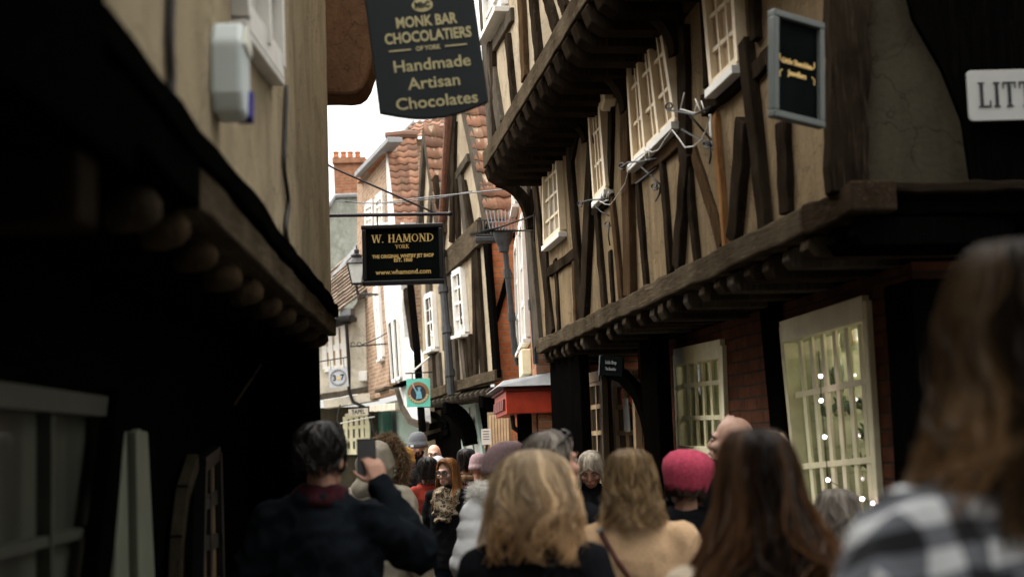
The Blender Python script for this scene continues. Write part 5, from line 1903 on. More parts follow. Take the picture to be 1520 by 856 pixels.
# ------------------------------------------------------------------ scrolled iron brackets and window guards on the big house
def iron(name, label, cat, curves, fac, n0, mat, r=.006, group=None):
    """curves: lists of (px, py, n) on the house front"""
    o = None
    mb = MB()
    for c in curves:
        pp = []
        for (x, y, n) in c:
            s, z = fac.sz(x, y, n)
            pp.append(fac.W(s, n, z))
        mb.tube(pp, r, 5)
    return tag(mb.build(name, mat, None, True), label, cat, group)


def spiral(x, y, r, n, a0, turns, k=12):
    return [(x + r * (1 - .65 * i / (k * turns)) * math.cos(a0 + 2 * math.pi * i / k), y + r * (1 - .65 * i / (k * turns)) * math.sin(a0 + 2 * math.pi * i / k), n) for i in range(int(k * turns) + 1)]


iron('iron_bracket', 'scrolled wrought iron bracket at the right end of the large window sill', 'bracket',
     [[(993, 164, .1), (1010, 166, .2), (1030, 170, .3), (1054, 160, .4)], spiral(994, 158, 7, .1, 1.2, 1.2), [(1023, 170, .25), (1040, 190, .2), (1056, 208, .1)], [(1012, 192, .08), (1040, 208, .1), (1056, 215, .12)], spiral(1050, 213, 7, .1, .5, 1.3), [(1054, 216, .1), (1055, 232, .1), (1053, 243, .1)]], FR, 0, M['iron'])
iron('iron_bracket', 'scrolled wrought iron bracket at the left end of the large window sill', 'bracket',
     [[(922, 248, .1), (932, 241, .2), (950, 240, .3), (974, 236, .35)], spiral(924, 246, 6, .1, 1.2, 1.2), [(952, 248, .1), (968, 262, .15), (978, 272, .2)], [(944, 272, .1), (974, 250, .2)], spiral(972, 276, 6, .15, .5, 1.3), [(980, 272, .15), (979, 288, .15), (973, 298, .15)]], FR, 0, M['iron'])
iron('iron_bracket', 'scrolled wrought iron bracket below the second window from the far corner', 'bracket',
     [[(862, 300, .1), (874, 297, .2), (890, 296, .3), (902, 294, .3)], spiral(862, 302, 5, .1, 1.2, 1.2), [(882, 304, .1), (892, 314, .1), (904, 320, .1)], spiral(902, 332, 5, .1, .5, 1.4), [(904, 336, .1), (903, 350, .1), (905, 364, .1)]], FR, 0, M['iron'], .005)
for k, (pts, lab) in enumerate([
        ([(932, 250, .16), (945, 235, .16), (962, 223, .16), (968, 226, .16), (978, 222, .16), (988, 206, .16), (998, 193, .16)], 'white cable looping along the large window sill'),
        ([(998, 193, .16), (1008, 206, .2), (1017, 219, .22), (1030, 217, .22), (1042, 206, .25), (1050, 190, .3), (1053, 172, .35)], 'white cable sagging between the two sills on the right'),
        ([(933, 252, .1), (928, 272, .08), (915, 292, .06), (906, 304, .05), (898, 303, .08), (890, 298, .1)], 'white cable drooping from the large sill to the next window')]):
    iron('cable', lab, 'cable', [pts], FR, 0, M['cable_white'], .0032)
for lab, spk in [('row of white bird spikes on the second sill from the far corner', [(891, 300, 893, 288), (895, 300, 896, 286), (899, 298, 903, 285), (903, 297, 904, 284)]),
                 ('white spike rods above the big sill, right end', [(1010, 162, 1016, 138), (1030, 168, 1036, 152), (1040, 166, 1032, 147), (1046, 166, 1041, 150)]),
                 ('white upright rods at the left end of the big sill', [(958, 237, 957, 222), (964, 238, 963, 220)])]:
    iron('bird_spikes', lab, 'spikes', [[(a, b, .2) for a, b, c, d in spk]] + [[(a, b, .2), (c, d, .2)] for a, b, c, d in spk], FR, 0, M['cable_white'], .0032)
iron('vent_rod', 'white vertical rod on the plaster right of the scrolled bracket', 'rod', [[(1054, 170, .05), (1056, 206, .05), (1058, 222, .05)]], FR, 0, M['cable_white'], .009)
s0, z0 = FR.sz(906, 128, .02)
bb = thing('bell_box', 'small white bell box between two upper windows of the big house', 'bell box', FR.W(s0, 0, z0), FR.ang)
mb = MB(); mb.prism([FR.L(x, 0, z) for x, z in [(-.1, .16), (.1, .16), (.1, -.12), (0, -.18), (-.1, -.12)]], FR.L(0, .09, 0)); mb.build('case', M['sash_cream'], bb, bevel=.01)
mb = MB(); mb.prism([FR.L(x, .09, z) for x, z in [(-.08, .06), (.08, .06), (.08, -.05), (-.08, -.05)]], FR.L(0, .003, 0)); mb.build('label', M['plaster_tan'], bb)
# iron arm with rod at the far corner
iron('iron_bracket', 'thin iron rods reaching from the far corner of the big house into the street', 'bracket',
     [[(793, 315, .02), (793, 358, .02)], [(700, 348, 1.6), (740, 338, .9), (792, 320, .05)], [(716, 343, 1.3), (792, 342, .05)]], FR, 0, M['iron'], .007)
# wires across the street
for pts, lab in (([(498, 299, 20.0), (560, 302, 19.5), (640, 292, 17), (770, 279, 13.8)], 'upper of two thin wires crossing the street below the roofs'),
                 ([(504, 297, 20.0), (540, 302, 19.5), (590, 301, 18), (650, 294, 17), (700, 284, 15.5)], 'lower of two thin wires crossing the street below the roofs')):
    mb = MB(); mb.tube([P(*p) for p in pts], .008, 5)
    tag(mb.build('overhead_wire', M['pipe'], None), lab, 'wire')
mb = MB()
mb.tube([P(520, 514, 26), P(548, 512, 26), P(575, 510, 26)], .014, 5)
mb.tube([P(536, 512, 26), P(560, 502, 26), P(574, 494, 26)], .01, 5)
for x in (524, 533):
    p = P(x, 511, 26)
    mb.tube([p + Vector((.04 * math.cos(a / 2), 0, .04 * math.sin(a / 2))) for a in range(12)], .008, 5)
tag(mb.build('iron_bracket', M['iron'], None), 'empty scrolled sign bracket between the cream house and the brick strip', 'bracket')
# ------------------------------------------------------------------ people
def mk_hair(name, root, mid, tip, rough=.45, trans=.25, hi=(1.3, 1.28, 1.22), lo=(.5, .47, .45)):
    t = NT(name)
    a = t.n('ShaderNodeAttribute'); a.attribute_name = 'tint'
    b = t.n('ShaderNodeAttribute'); b.attribute_name = 'along'
    c1 = t.ramp(b.outputs['Fac'], [(0.0, root), (.45, mid), (1.0, tip)])
    c = t.mix(t.ramp(a.outputs['Fac'], [(0, (.0,) * 3), (1, (1,) * 3)]), t.mix(1.0, c1, lo, 'MULTIPLY'), t.mix(1.0, c1, hi, 'MULTIPLY'))
    t.col(c)
    t.set(Roughness=rough)
    t.b.inputs['Specular IOR Level'].default_value = .25
    tr = t.n('ShaderNodeBsdfTranslucent')
    t.l(c, tr.inputs[0])
    mx = t.n('ShaderNodeMixShader')
    mx.inputs[0].default_value = trans
    t.l(t.b.outputs[0], mx.inputs[1]); t.l(tr.outputs[0], mx.inputs[2])
    t.l(mx.outputs[0], t.out.inputs[0])
    return t.m


def mk_cloth(name, c, scale=60, var=.2, rough=.9, fold=True, sheen=.3, bumpd=.004):
    t = NT(name)
    co = t.co()
    w = t.noise(scale, co, 3, .6)
    b = t.noise(5, co, 5, .6)
    c_ = t.ramp(w, [(.3, dim(c, 1 - var)), (.7, dim(c, 1 + var))])
    t.col(t.mix(t.ramp(b, [(.35, (0, 0, 0)), (.75, (.5,) * 3)]), c_, dim(c, .65)))
    t.set(Roughness=rough)
    t.b.inputs['Specular IOR Level'].default_value = .02
    t.b.inputs['Sheen Weight'].default_value = sheen * .12
    t.bump(t.mix(.35, b, w), .5, bumpd * 3)
    return t.m


def mk_plaid(name):
    t = NT(name)
    tc = t.n('ShaderNodeTexCoord')
    sp = t.n('ShaderNodeSeparateXYZ')
    n = t.n('ShaderNodeTexNoise'); n.inputs['Scale'].default_value = 6
    t.l(tc.outputs['Object'], n.inputs['Vector'])
    vm = t.n('ShaderNodeVectorMath'); vm.operation = 'MULTIPLY_ADD'
    t.l(n.outputs['Color'], vm.inputs[0]); vm.inputs[1].default_value = (.04, .04, .04)
    t.l(tc.outputs['Object'], vm.inputs[2])
    t.l(vm.outputs[0], sp.inputs[0])

    def stripe(sock):
        f = t.math('FRACT', t.math('MULTIPLY', sock, 17.0))
        return t.math('GREATER_THAN', f, .5)
    s = t.math('ADD', stripe(t.math('ADD', sp.outputs[0], t.math('MULTIPLY', sp.outputs[1], .6))), stripe(t.math('ADD', sp.outputs[2], t.math('MULTIPLY', sp.outputs[1], .4))))
    t.col(t.ramp(t.math('MULTIPLY', s, .5), [(.0, (.012, .013, .016)), (.5, (.15, .16, .18)), (1, (.66, .67, .68))]))
    t.set(Roughness=.95)
    t.bump(n.outputs[0], .4, .01)
    return t.m


def mk_leopard(name):
    t = NT(name)
    co = t.co()
    v = t.n('ShaderNodeTexVoronoi'); v.inputs['Scale'].default_value = 30
    t.l(co, v.inputs['Vector'])
    n = t.noise(40, co, 3)
    m = t.math('ADD', v.outputs['Distance'], t.math('MULTIPLY', n, .5))
    t.col(t.ramp(m, [(.42, (.36, .28, .18)), (.52, (.012, .01, .009)), (.68, (.012, .01, .009)), (.74, (.30, .23, .15))]))
    t.set(Roughness=.9)
    return t.m


M.update(
    skin=mk_plain('skin', (.42, .225, .155), .5, .08, 20, .05), skin_pale=mk_plain('pale_skin', (.52, .32, .24), .5, .08, 20, .05),
    lips=mk_plain('lips', (.40, .12, .10), .5, .1, 20, 0), eyew=mk_plain('eye_white', (.42, .38, .35), .3, .02, 20, 0), iris=mk_plain('iris', (.03, .03, .03), .2, .1, 20, 0),
    brow=mk_plain('eyebrow', (.06, .035, .02), .8, .2, 60, 0),
    h_black=mk_hair('black_hair', (.008, .007, .006), (.014, .011, .010), (.02, .016, .014), .4, .08),
    h_dark=mk_hair('dark_brown_hair', (.02, .013, .009), (.03, .018, .011), (.05, .03, .018)),
    h_blonde=mk_hair('blonde_hair', (.36, .27, .17), (.72, .56, .37), (.62, .38, .18), .45, .35),
    h_bob=mk_hair('light_brown_hair', (.15, .095, .045), (.25, .165, .08), (.38, .26, .14), .45, .25),
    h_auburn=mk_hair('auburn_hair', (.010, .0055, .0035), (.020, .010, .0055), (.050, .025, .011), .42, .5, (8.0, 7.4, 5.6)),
    h_red=mk_hair('copper_hair', (.36, .16, .06), (.48, .23, .085), (.58, .31, .12), .45, .3),
    h_long=mk_hair('brown_hair', (.009, .006, .004), (.02, .013, .008), (.06, .036, .02), .42, .5, (6.0, 5.6, 4.4)),
    h_grey=mk_hair('grey_hair', (.16, .14, .12), (.30, .27, .24), (.40, .37, .34)),
    h_white=mk_hair('white_hair', (.52, .46, .38), (.66, .60, .52), (.62, .52, .42)),
    fur_white=mk_hair('white_fur', (.78, .76, .72), (.84, .82, .79), (.90, .89, .86), .8, .35, (1.08, 1.08, 1.06), (.97, .96, .95)),
    fur_tan=mk_hair('tan_fur', (.10, .06, .035), (.24, .15, .085), (.42, .31, .21), .8, .3),
    c_black=mk_cloth('black_cloth', (.0075, .008, .0095), sheen=0), c_navy=mk_cloth('navy_cloth', (.0065, .0085, .011), 30, .3, .8, sheen=0), c_beige=mk_cloth('beige_padded_cloth', (.38, .34, .27), 20),
    c_camel=mk_cloth('camel_wool', (.46, .305, .18), 90, .12), c_white=mk_cloth('white_padded_cloth', (.90, .90, .90), 20, .04), c_red=mk_cloth('red_cloth', (.30, .045, .03)),
    c_maroon=mk_cloth('maroon_cloth', (.032, .008, .011)), c_pink=mk_cloth('pink_wool', (.52, .075, .13), 70, .25), c_mauve=mk_cloth('mauve_wool', (.29, .20, .205), 70, .2),
    c_grey=mk_cloth('grey_wool', (.12, .125, .135), 70, .25), c_ltgrey=mk_cloth('light_grey_cloth', (.36, .38, .40)), c_olive=mk_cloth('olive_canvas', (.17, .165, .115), 50),
    c_cream=mk_cloth('cream_knit', (.50, .42, .32), 40), c_mustard=mk_cloth('mustard_wool', (.42, .20, .03), 60, .3), c_jeans=mk_cloth('dark_jeans', (.02, .03, .055)),
    c_leather=mk_plain('brown_leather', (.07, .022, .016), .45, .2, 20, .1), shoe=mk_plain('black_shoe', (.012, .011, .01), .4, .2, 12, .1),
    plaid=mk_plaid('plaid_cloth'), leopard=mk_leopard('leopard_print'), mask_blue=mk_plain('mask_blue', (.30, .52, .66), .8, .06, 30, .05),
    phone=mk_plain('phone_body', (.015, .015, .017), .25, .1, 8, 0), phone_edge=mk_plain('phone_edge', (.55, .56, .58), .3, .1, 8, 0), phone_screen=mk_plain('phone_screen', (.10, .105, .11), .15, .3, 8, 0), lens=mk_plain('spectacle_frame', (.01, .009, .008), .3, .1, 8, 0),
    dk_lens=mk_plain('sunglass_lens', (.006, .006, .007), .1, .1, 8, 0), hat_label=mk_plain('hat_label', (.6, .6, .6), .6, .05, 20, 0),
)


def remesh(mb, name, mat, parent, voxel=.012, smooth=4, noise=0.0, nscale=6.0, quilt=0.0, qn=11.0, seed=0):
    """melt the collected shapes into ONE continuous surface"""
    me = mb.mesh(name)
    o = bpy.data.objects.new(name, me)
    C.objects.link(o)
    r = o.modifiers.new('r', 'REMESH'); r.mode = 'VOXEL'; r.voxel_size = voxel; r.use_smooth_shade = True
    s = o.modifiers.new('s', 'SMOOTH'); s.factor = .5; s.iterations = smooth
    bpy.context.view_layer.update()
    m2 = bpy.data.meshes.new_from_object(o.evaluated_get(bpy.context.evaluated_depsgraph_get()))
    bpy.data.objects.remove(o)
    bpy.data.meshes.remove(me)
    m2.name = name
    n = len(m2.vertices)
    if noise or quilt:
        co = np.empty(n * 3); m2.vertices.foreach_get('co', co); co = co.reshape(-1, 3)
        no = np.empty(n * 3); m2.vertices.foreach_get('normal', no); no = no.reshape(-1, 3)
        d = np.zeros(n)
        if noise:
            off = Vector((seed * 3.1, seed * 1.7, 0))
            d += np.array([mnoise.noise(Vector((c[0] * nscale, c[1] * nscale, c[2] * nscale * .8)) + off) + .5 * mnoise.noise(Vector(c * nscale * 2.3) + off) for c in co]) * noise
            rd = np.array([1 - abs(mnoise.noise(Vector((c[0] * 9 + c[2] * 4, c[1] * 9, c[2] * 9 - c[0] * 5)) + off)) for c in co])
            d += (rd ** 4 - .35) * noise * 1.1
        if quilt:
            d += (np.abs(np.sin(co[:, 2] * math.pi * qn + .4 * np.sin(co[:, 0] * 9))) ** .6 - .6) * quilt
        co = co + no * d[:, None]
        m2.vertices.foreach_set('co', co.ravel())
    m2.materials.clear()
    m2.materials.append(mat)
    m2.polygons.foreach_set('use_smooth', [True] * len(m2.polygons))
    m2.update()
    o = bpy.data.objects.new(name, m2)
    C.objects.link(o)
    o.parent = parent
    return o


def hand(mb, wrist, d, thumb, curl=.5, sc=1.0):
    """palm, four unequal fingers and a thumb; d = pointing direction, thumb = side of the thumb"""
    wrist, d = Vector(wrist), Vector(d).normalized()
    t = Vector(thumb); t = (t - d * t.dot(d)).normalized()
    pn = d.cross(t).normalized()           # back of the hand
    B = lambda a, b, c: wrist + (d * a + t * b + pn * c) * sc
    for k in range(5):
        b0 = .028 - .014 * k
        mb.cap(B(.01, b0 * .7, 0), B(.085 - .004 * abs(k - 1.5), b0, 0), .016 * sc, .013 * sc, 8)
    for k, ln in enumerate((.072, .082, .077, .06)):
        b0 = .030 - .020 * k
        p = B(.088 - .005 * abs(k - 1.2), b0, 0)
        ang = 0.0
        for j, (f, r) in enumerate(((.45, .0092), (.32, .0082), (.26, .0074))):
            ang += curl * (1.0 if j else .8) * (1 + .08 * k)
            q = p + (d * math.cos(ang) - pn * math.sin(ang)) * ln * f * sc
            mb.cap(p, q, r * sc, r * .92 * sc, 8)
            p = q
    p = B(.025, .030, -.005)
    for j, (f, r) in enumerate(((.035, .0115), (.03, .0100), (.024, .0088))):
        q = p + (d * (.62 + .1 * j) + t * (.75 - .35 * j) - pn * (.28 + curl * .3 * j)).normalized() * f * sc
        mb.cap(p, q, r * sc, r * .9 * sc, 8)
        p = q


def prof_at(prof, tot, a):
    """point (z, rx, ry, yo) at arc length a of a profile"""
    k = 0
    while k < len(tot) - 2 and tot[k + 1] < a:
        k += 1
    t = (a - tot[k]) / max(tot[k + 1] - tot[k], 1e-6)
    p, q = prof[k], prof[k + 1]
    return [p[i] + (q[i] - p[i]) * t for i in range(4)]


def make_hair(name, prof, mat, parent, Mh, n=900, open_=None, seg=12, width=.006, end_jit=.12, wave=.006, a_min=None, seed=1, shell=.9, min_len=.35, side=0.0, fluff=.03):
    """hair as many ribbons running down a profile of ellipses (z, rx, ry, yoff) about the head centre.
    open_(z) = half angle about the face (+y) left free"""
    rng = random.Random(seed)
    tot = [0.0]
    for p, q in zip(prof, prof[1:]):
        tot.append(tot[-1] + math.hypot(q[0] - p[0], max(q[1], q[2]) - max(p[1], p[2])))
    T = tot[-1]
    op = open_ or (lambda z: 0.0)
    vs, fs, tint, along = [], [], [], []

    def pt(a, az, k):
        z, rx, ry, yo = prof_at(prof, tot, a)
        return (rx * k * math.sin(az), ry * k * -math.cos(az) + yo, z)
    # az: 0 = back of the head, +-pi = face; strands gather in locks
    locks = []
    for q in range(max(30, n // 13)):
        az = rng.uniform(-math.pi, math.pi)
        locks.append((az, rng.uniform(0, T * .22) if rng.random() < .6 else rng.uniform(0, T * (1 - min_len)), T * (1 - end_jit * rng.random() ** 1.3), rng.uniform(shell, 1.02) + rng.random() ** 2.5 * fluff,
                      rng.uniform(0, 6.28), rng.uniform(1.5, 4), rng.gauss(0, .09), min(1, max(0, rng.gauss(.38 + .2 * math.sin(az * 5 + seed) + side * (abs(math.sin(az)) ** 4 - .3), .3)))))  # side lightens the outer locks, standing in for light from behind
    for i in range(n):
        lk = locks[rng.randrange(len(locks))]
        sp = rng.gauss(0, .075)
        az, daz = lk[0] + sp, lk[6] - sp * .75
        k = lk[3] + rng.gauss(0, .012)
        a0 = max(0, lk[1] + rng.uniform(-.05, .05) * T)
        a1 = min(T, max(lk[2] - rng.random() ** 2 * .08 * T, a0 + T * .2))
        ph, fr = lk[4] + rng.gauss(0, .25), lk[5]
        tv = min(1, max(0, lk[7] + rng.gauss(0, .1)))
        wv = wave
        if rng.random() < .05:      # flyaways
            k += rng.uniform(.02, .09); daz += rng.gauss(0, .2); wv = wave * 2.2
        rows = []
        for j in range(seg + 1):
            t = j / seg
            a = a0 + (a1 - a0) * t
            az_ = az + daz * t + wv / .1 * .7 * math.sin(ph + fr * t * 3.2) * t
            z = prof_at(prof, tot, a)[0]
            o = op(z)
            lim = math.pi - o
            if o > 0:
                az_ = max(-lim, min(lim, az_))
            c = Vector(pt(a, az_, 1 + (k - 1) * min(1, .3 + 1.4 * t) + wv * 1.2 * math.sin(ph * 2 + fr * 4.5 * t) * t))
            rows.append((c, az_, t, a / T))
        b = len(vs)
        w = width * rng.uniform(.45, 1.1)
        for j, (c, az_, t, al) in enumerate(rows):
            tang = Vector((math.cos(az_), math.sin(az_), 0)) * (w * (1 - .8 * t) / 2)
            tang.rotate(Euler((0, 0, .9 * math.sin(ph * 3 + i))))
            vs.append(Mh @ (c + tang)); vs.append(Mh @ (c - tang))
            along += [al, al]
        for j in range(seg):
            fs.append((b + 2 * j, b + 2 * j + 1, b + 2 * j + 3, b + 2 * j + 2))
            tint.append(tv)
    # opaque under-layer
    b = len(vs)
    NS, NA = 22, 36
    for j in range(NS + 1):
        a = T * (.93 - end_jit * .5) * j / NS
        z = prof_at(prof, tot, a)[0]
        lim = math.pi - op(z)
        for i in range(NA + 1):
            az = -lim + 2 * lim * i / NA
            vs.append(Mh @ Vector(pt(a, az, shell * .98)))
            along.append(a / T)
    for j in range(NS):
        for i in range(NA):
            fs.append((b + j * (NA + 1) + i, b + j * (NA + 1) + i + 1, b + (j + 1) * (NA + 1) + i + 1, b + (j + 1) * (NA + 1) + i))
            tint.append(.2 + .3 * rng.random())
    me = bpy.data.meshes.new(name)
    me.from_pydata([tuple(v) for v in vs], [], fs)
    set_tint(me, tint)
    at = me.attributes.new('along', 'FLOAT', 'POINT'); at.data.foreach_set('value', along)
    me.materials.append(mat)
    me.polygons.foreach_set('use_smooth', [True] * len(fs))
    o = bpy.data.objects.new(name, me)
    C.objects.link(o)
    o.parent = parent
    return o


def make_fur(name, path, r, mat, parent, n=2500, ln=.045, seed=3, inner=None, sag=.3):
    """a roll of fur along a closed or open path"""
    rng = random.Random(seed)
    path = [Vector(p) for p in path]
    vs, fs, tint, along = [], [], [], []
    for i in range(n):
        k = rng.random() * (len(path) - 1)
        j = min(int(k), len(path) - 2)
        c = path[j].lerp(path[j + 1], k - j)
        d = Vector((rng.gauss(0, 1), rng.gauss(0, 1), rng.gauss(0, 1))).normalized()
        p0 = c + d * r * rng.uniform(.55, .95)
        dd = (d + Vector((rng.gauss(0, .45), rng.gauss(0, .45), rng.gauss(0, .45) - sag))).normalized()
        L_ = ln * rng.uniform(.5, 1.3)
        w = d.cross(dd + Vector((.01, .02, .03))).normalized() * .0024
        b = len(vs)
        tv = rng.random()
        for t in (0, .5, 1):
            q = p0 + dd * L_ * t + Vector((0, 0, -L_ * .25 * t * t))
            vs += [q + w * (1 - .8 * t), q - w * (1 - .8 * t)]
            along += [t, t]
        fs += [(b, b + 1, b + 3, b + 2), (b + 2, b + 3, b + 5, b + 4)]
        tint += [tv, tv]
    m = MB(); m.tube(path, r * .85, 10)
    b = len(vs)
    vs += [Vector(v) for v in m.v]; along += [.3] * len(m.v)
    fs += [tuple(b + q for q in f) for f in m.f]; tint += [.75] * len(m.f)
    me = bpy.data.meshes.new(name)
    me.from_pydata([tuple(v) for v in vs], [], fs)
    set_tint(me, tint)
    at = me.attributes.new('along', 'FLOAT', 'POINT'); at.data.foreach_set('value', along)
    me.materials.append(mat)
    o = bpy.data.objects.new(name, me)
    C.objects.link(o); o.parent = parent
    return o


ARMS = {  # elbow, wrist, hand direction, thumb side for the right arm (x > 0); mirrored for the left
    'down': ((.25, -.03, 1.13), (.265, .03, .90), (0, .1, -1), (-.2, 1, 0)),
    'pocket': ((.29, -.08, 1.14), (.24, .09, .98), (-.3, .3, -1), (-.2, 1, .3)),
    'front': ((.26, -.02, 1.14), (.10, .22, 1.12), (-.9, .4, .1), (0, .1, 1)),
    'phone': ((.32, .16, 1.27), (.155, .29, 1.52), (-.30, .2, .93), (-.8, -.3, .3)),
    'head': ((.33, .05, 1.47), (.125, -.01, 1.672), (-.93, .03, .20), (-.05, .95, .05)),
    'belt': ((.29, -.03, 1.16), (.13, .20, 1.20), (-.8, .4, .3), (0, .2, 1)),
}


class Person:
    pass


def person(label, px, py, Y, face=0.0, head=(0, 0, 0), coat='c_black', coat_len=.78, bulk=1.0, arms=('down', 'down'), skin='skin', trousers='c_jeans', voxel=.013, build=1.0,
           shoulders=1.0, noise=.008, quilt=0.0, collar=True, top=None, head_sc=1.0, seed=0, gender='f', group=None, lean=0.0, hood=False, face_detail=True, glasses=False, dx=0.0, stride=0.0, std=1.785):
    """a figure whose head top is seen at pixel (px, py), Y metres away. face: degrees, 0 looks away from the camera, 180 at it, 90 to the left"""
    tp = P(px, py, Y)
    Hh = tp.z if top is None else top
    k = Hh / std
    root = thing('person', label, 'person', (tp.x, tp.y, 0), R(face), group)
    root.scale = (k, k, k)
    me_ = Person(); me_.root = root; me_.k = k
    w = shoulders * (.93 if gender == 'f' else 1.0)
    # head frame
    piv = Vector((0, -.005, 1.505))
    Mh = Matrix.Translation(piv) @ Euler((R(head[1]), R(head[2]), R(head[0])), 'ZXY').to_matrix().to_4x4() @ Matrix.Translation((0, .015, .122)) @ Matrix.Scale(head_sc, 4)
    me_.Mh = Mh
    hr = Mh.to_3x3()
    b = MB()
    # torso
    b.loft([(1.47, .05, .05, -.01), (1.43, .12 * w, .065, -.012), (1.36, .165 * w, .09, -.01), (1.24, .16 * w, .105, .0), (1.08, .135 * w, .095, .0), (.98, .155 * w, .105, 0), (.88, .165 * w, .11, -.005), (.82, .10, .08, -.005)], 20)
    b.cap((0, -.012, 1.40), Mh @ Vector((0, -.015, -.06)), .058, .052)
    sh = (.175 * w, -.012, 1.405)
    hands_at = {}
    for sgn, pose in ((-1, arms[0]), (1, arms[1])):
        A = ARMS[pose] if isinstance(pose, str) else pose
        mir = lambda v: Vector((v[0] * sgn, v[1], v[2]))
        s_, e_, w_ = mir(sh), mir(A[0]), mir(A[1])
        b.cap(s_ * .6 + Vector((0, 0, .56)), s_, .05, .052)
        b.cap(s_, e_, .048, .037); b.cap(e_, w_, .036, .026)
        hand(b, w_, mir(A[2]), mir(A[3]), .55 if pose in ('phone', 'head', 'belt', 'front') else .35)
        hands_at[sgn] = (s_, e_, w_)
    for sgn in (-1, 1):
        st = stride * sgn
        hip, kn, an = Vector((.085 * sgn, 0, .90)), Vector((.09 * sgn, .02 + st * .5, .49)), Vector((.09 * sgn, -.02 + st, .09))
        b.cap(hip, kn, .088, .058); b.cap(kn, an, .056, .036)
        b.cap(an + Vector((0, -.03, -.04)), an + Vector((.01 * sgn, .16, -.055)), .036, .028)
    # head
    H = lambda c, r, M_=None: b.ell(Mh @ Vector(c), r, hr if M_ is None else hr @ M_, 16, 12)
    H((0, -.012, .035), (.074, .092, .088)); H((0, .015, -.02), (.064, .072, .088)); H((0, .045, -.075), (.044, .042, .036)); H((0, .066, -.092), (.02, .018, .016))
    H((0, .075, .022), (.052, .022, .018)); H((0, .090, -.022), (.013, .022, .026)); H((0, .103, -.034), (.014, .013, .011))
    b.cap(Mh @ Vector((0, .088, .012)), Mh @ Vector((0, .106, -.03)), .009, .012, 8)
    H((0, .083, -.063), (.026, .014, .011))
    for sgn in (-1, 1):
        H((.04 * sgn, .066, -.025), (.025, .022, .022)); H((.076 * sgn, -.01, -.008), (.010, .019, .032))
    body = remesh(b, 'body', M[skin], root, .0075 if Y < 14 else .010, 3)
    if face_detail:
        for sgn in (-1, 1):
            e = MB(); e.ell(Mh @ Vector((.031 * sgn, .0805, .004)), (.0125, .011, .0085), hr); e.mi = 1
            e.ell(Mh @ Vector((.031 * sgn, .0895, .004)), (.006, .004, .0065), hr)
            e.build('eye', [M['eyew'], M['iris']], root, True)
            e = MB(); e.tube([Mh @ Vector((x * sgn, y, z)) for x, y, z in ((.014, .099, .024), (.032, .097, .031), (.05, .083, .026))], [.004, .0045, .002], 6)
            e.build('eyebrow', M['brow'], root, True)
        e = MB(); e.tube([Mh @ Vector((x, y, -.063)) for x, y in ((-.022, .085), (-.008, .0965), (.008, .0965), (.022, .085))], [.003, .0065, .0065, .003], 8)
        e.build('lips', M['lips'], root, True)
    # trousers and shoes
    t = MB()
    t.loft([(1.02, .155 * w, .11, 0), (.95, .17 * w, .12, 0), (.86, .175 * w, .125, -.005), (.80, .12, .10, -.005)], 20)
    for sgn in (-1, 1):
        st = stride * sgn
        t.cap((.088 * sgn, -.005, .88), (.092 * sgn, .02 + st * .5, .49), .098, .072); t.cap((.092 * sgn, .02 + st * .5, .49), (.092 * sgn, -.02 + st, .12), .07, .052)
    remesh(t, 'trousers', M[trousers], root, .016, 4, .006)
    for sgn in (-1, 1):
        st = stride * sgn
        s = MB(); s.cap((.09 * sgn, -.06 + st, .045), (.1 * sgn, .15 + st, .035), .042, .034); s.cap((.09 * sgn, -.03 + st, .06), (.09 * sgn, -.025 + st, .15), .05, .052); s.box((.095 * sgn, .045 + st, .012), (.085, .25, .022))
        remesh(s, 'shoe', M['shoe'], root, .010, 3)
    # coat
    g = bulk
    c = MB()
    L_ = coat_len
    secs = [(1.475, .062 + .012 * g, .062 + .01 * g, -.012), (1.445, .125 * w + .01 * g, .075 + .015 * g, -.015), (1.385, .172 * w + .022 * g, .095 + .02 * g, -.012), (1.25, .168 * w + .030 * g, .112 + .024 * g, 0.0),
            (1.10, .152 * w + .036 * g, .106 + .028 * g, .0), (.96, .168 * w + .036 * g, .118 + .03 * g, 0)]
    if L_ < .9:
        secs += [((.96 + L_) / 2, .178 * w + .042 * g, .125 + .034 * g, -.005), (L_, .188 * w + .046 * g, .135 + .038 * g, -.008)]
    c.loft(secs, 28)
    for sgn in (-1, 1):
        s_, e_, w_ = hands_at[sgn]
        c.cap(s_ * .55 + Vector((0, 0, .63)), s_ + Vector((0, 0, -.002)), .056 + .012 * g, .054 + .02 * g)
        c.cap(Vector((.045 * sgn, -.015, 1.452)), s_ + Vector((0, 0, .004)), .052 + .008 * g, .05 + .014 * g)
        c.cap(s_, e_, .052 + .022 * g, .044 + .022 * g); c.cap(e_, w_ + (e_ - w_) * .06, .043 + .022 * g, .035 + .016 * g)
    if collar:
        c.tube([(.072 * math.cos(a) * 1.05, .068 * math.sin(a) - .012, 1.488 + .012 * math.sin(a)) for a in np.linspace(0, 2 * math.pi, 20)], .021 + .006 * g, 8)
    me_.coat = remesh(c, 'coat', M[coat], root, voxel, 7, noise, 7.0, quilt, seed=seed)
    if glasses:
        e = MB()
        for sgn in (-1, 1):
            e.tube([Mh @ Vector((.033 * sgn + .027 * math.cos(a), .104 - .006 * abs(math.cos(a)), .002 + .020 * math.sin(a))) for a in np.linspace(0, 2 * math.pi, 17)], .0036, 6)
            e.tube([Mh @ Vector((.060 * sgn, .100, .006)), Mh @ Vector((.076 * sgn, .06, .008)), Mh @ Vector((.082 * sgn, -.01, .004))], .0025, 6)
        e.tube([Mh @ Vector((-.008, .106, .006)), Mh @ Vector((.008, .106, .006))], .0025, 6)
        e.build('glasses', M['lens'], root, True)
    return me_


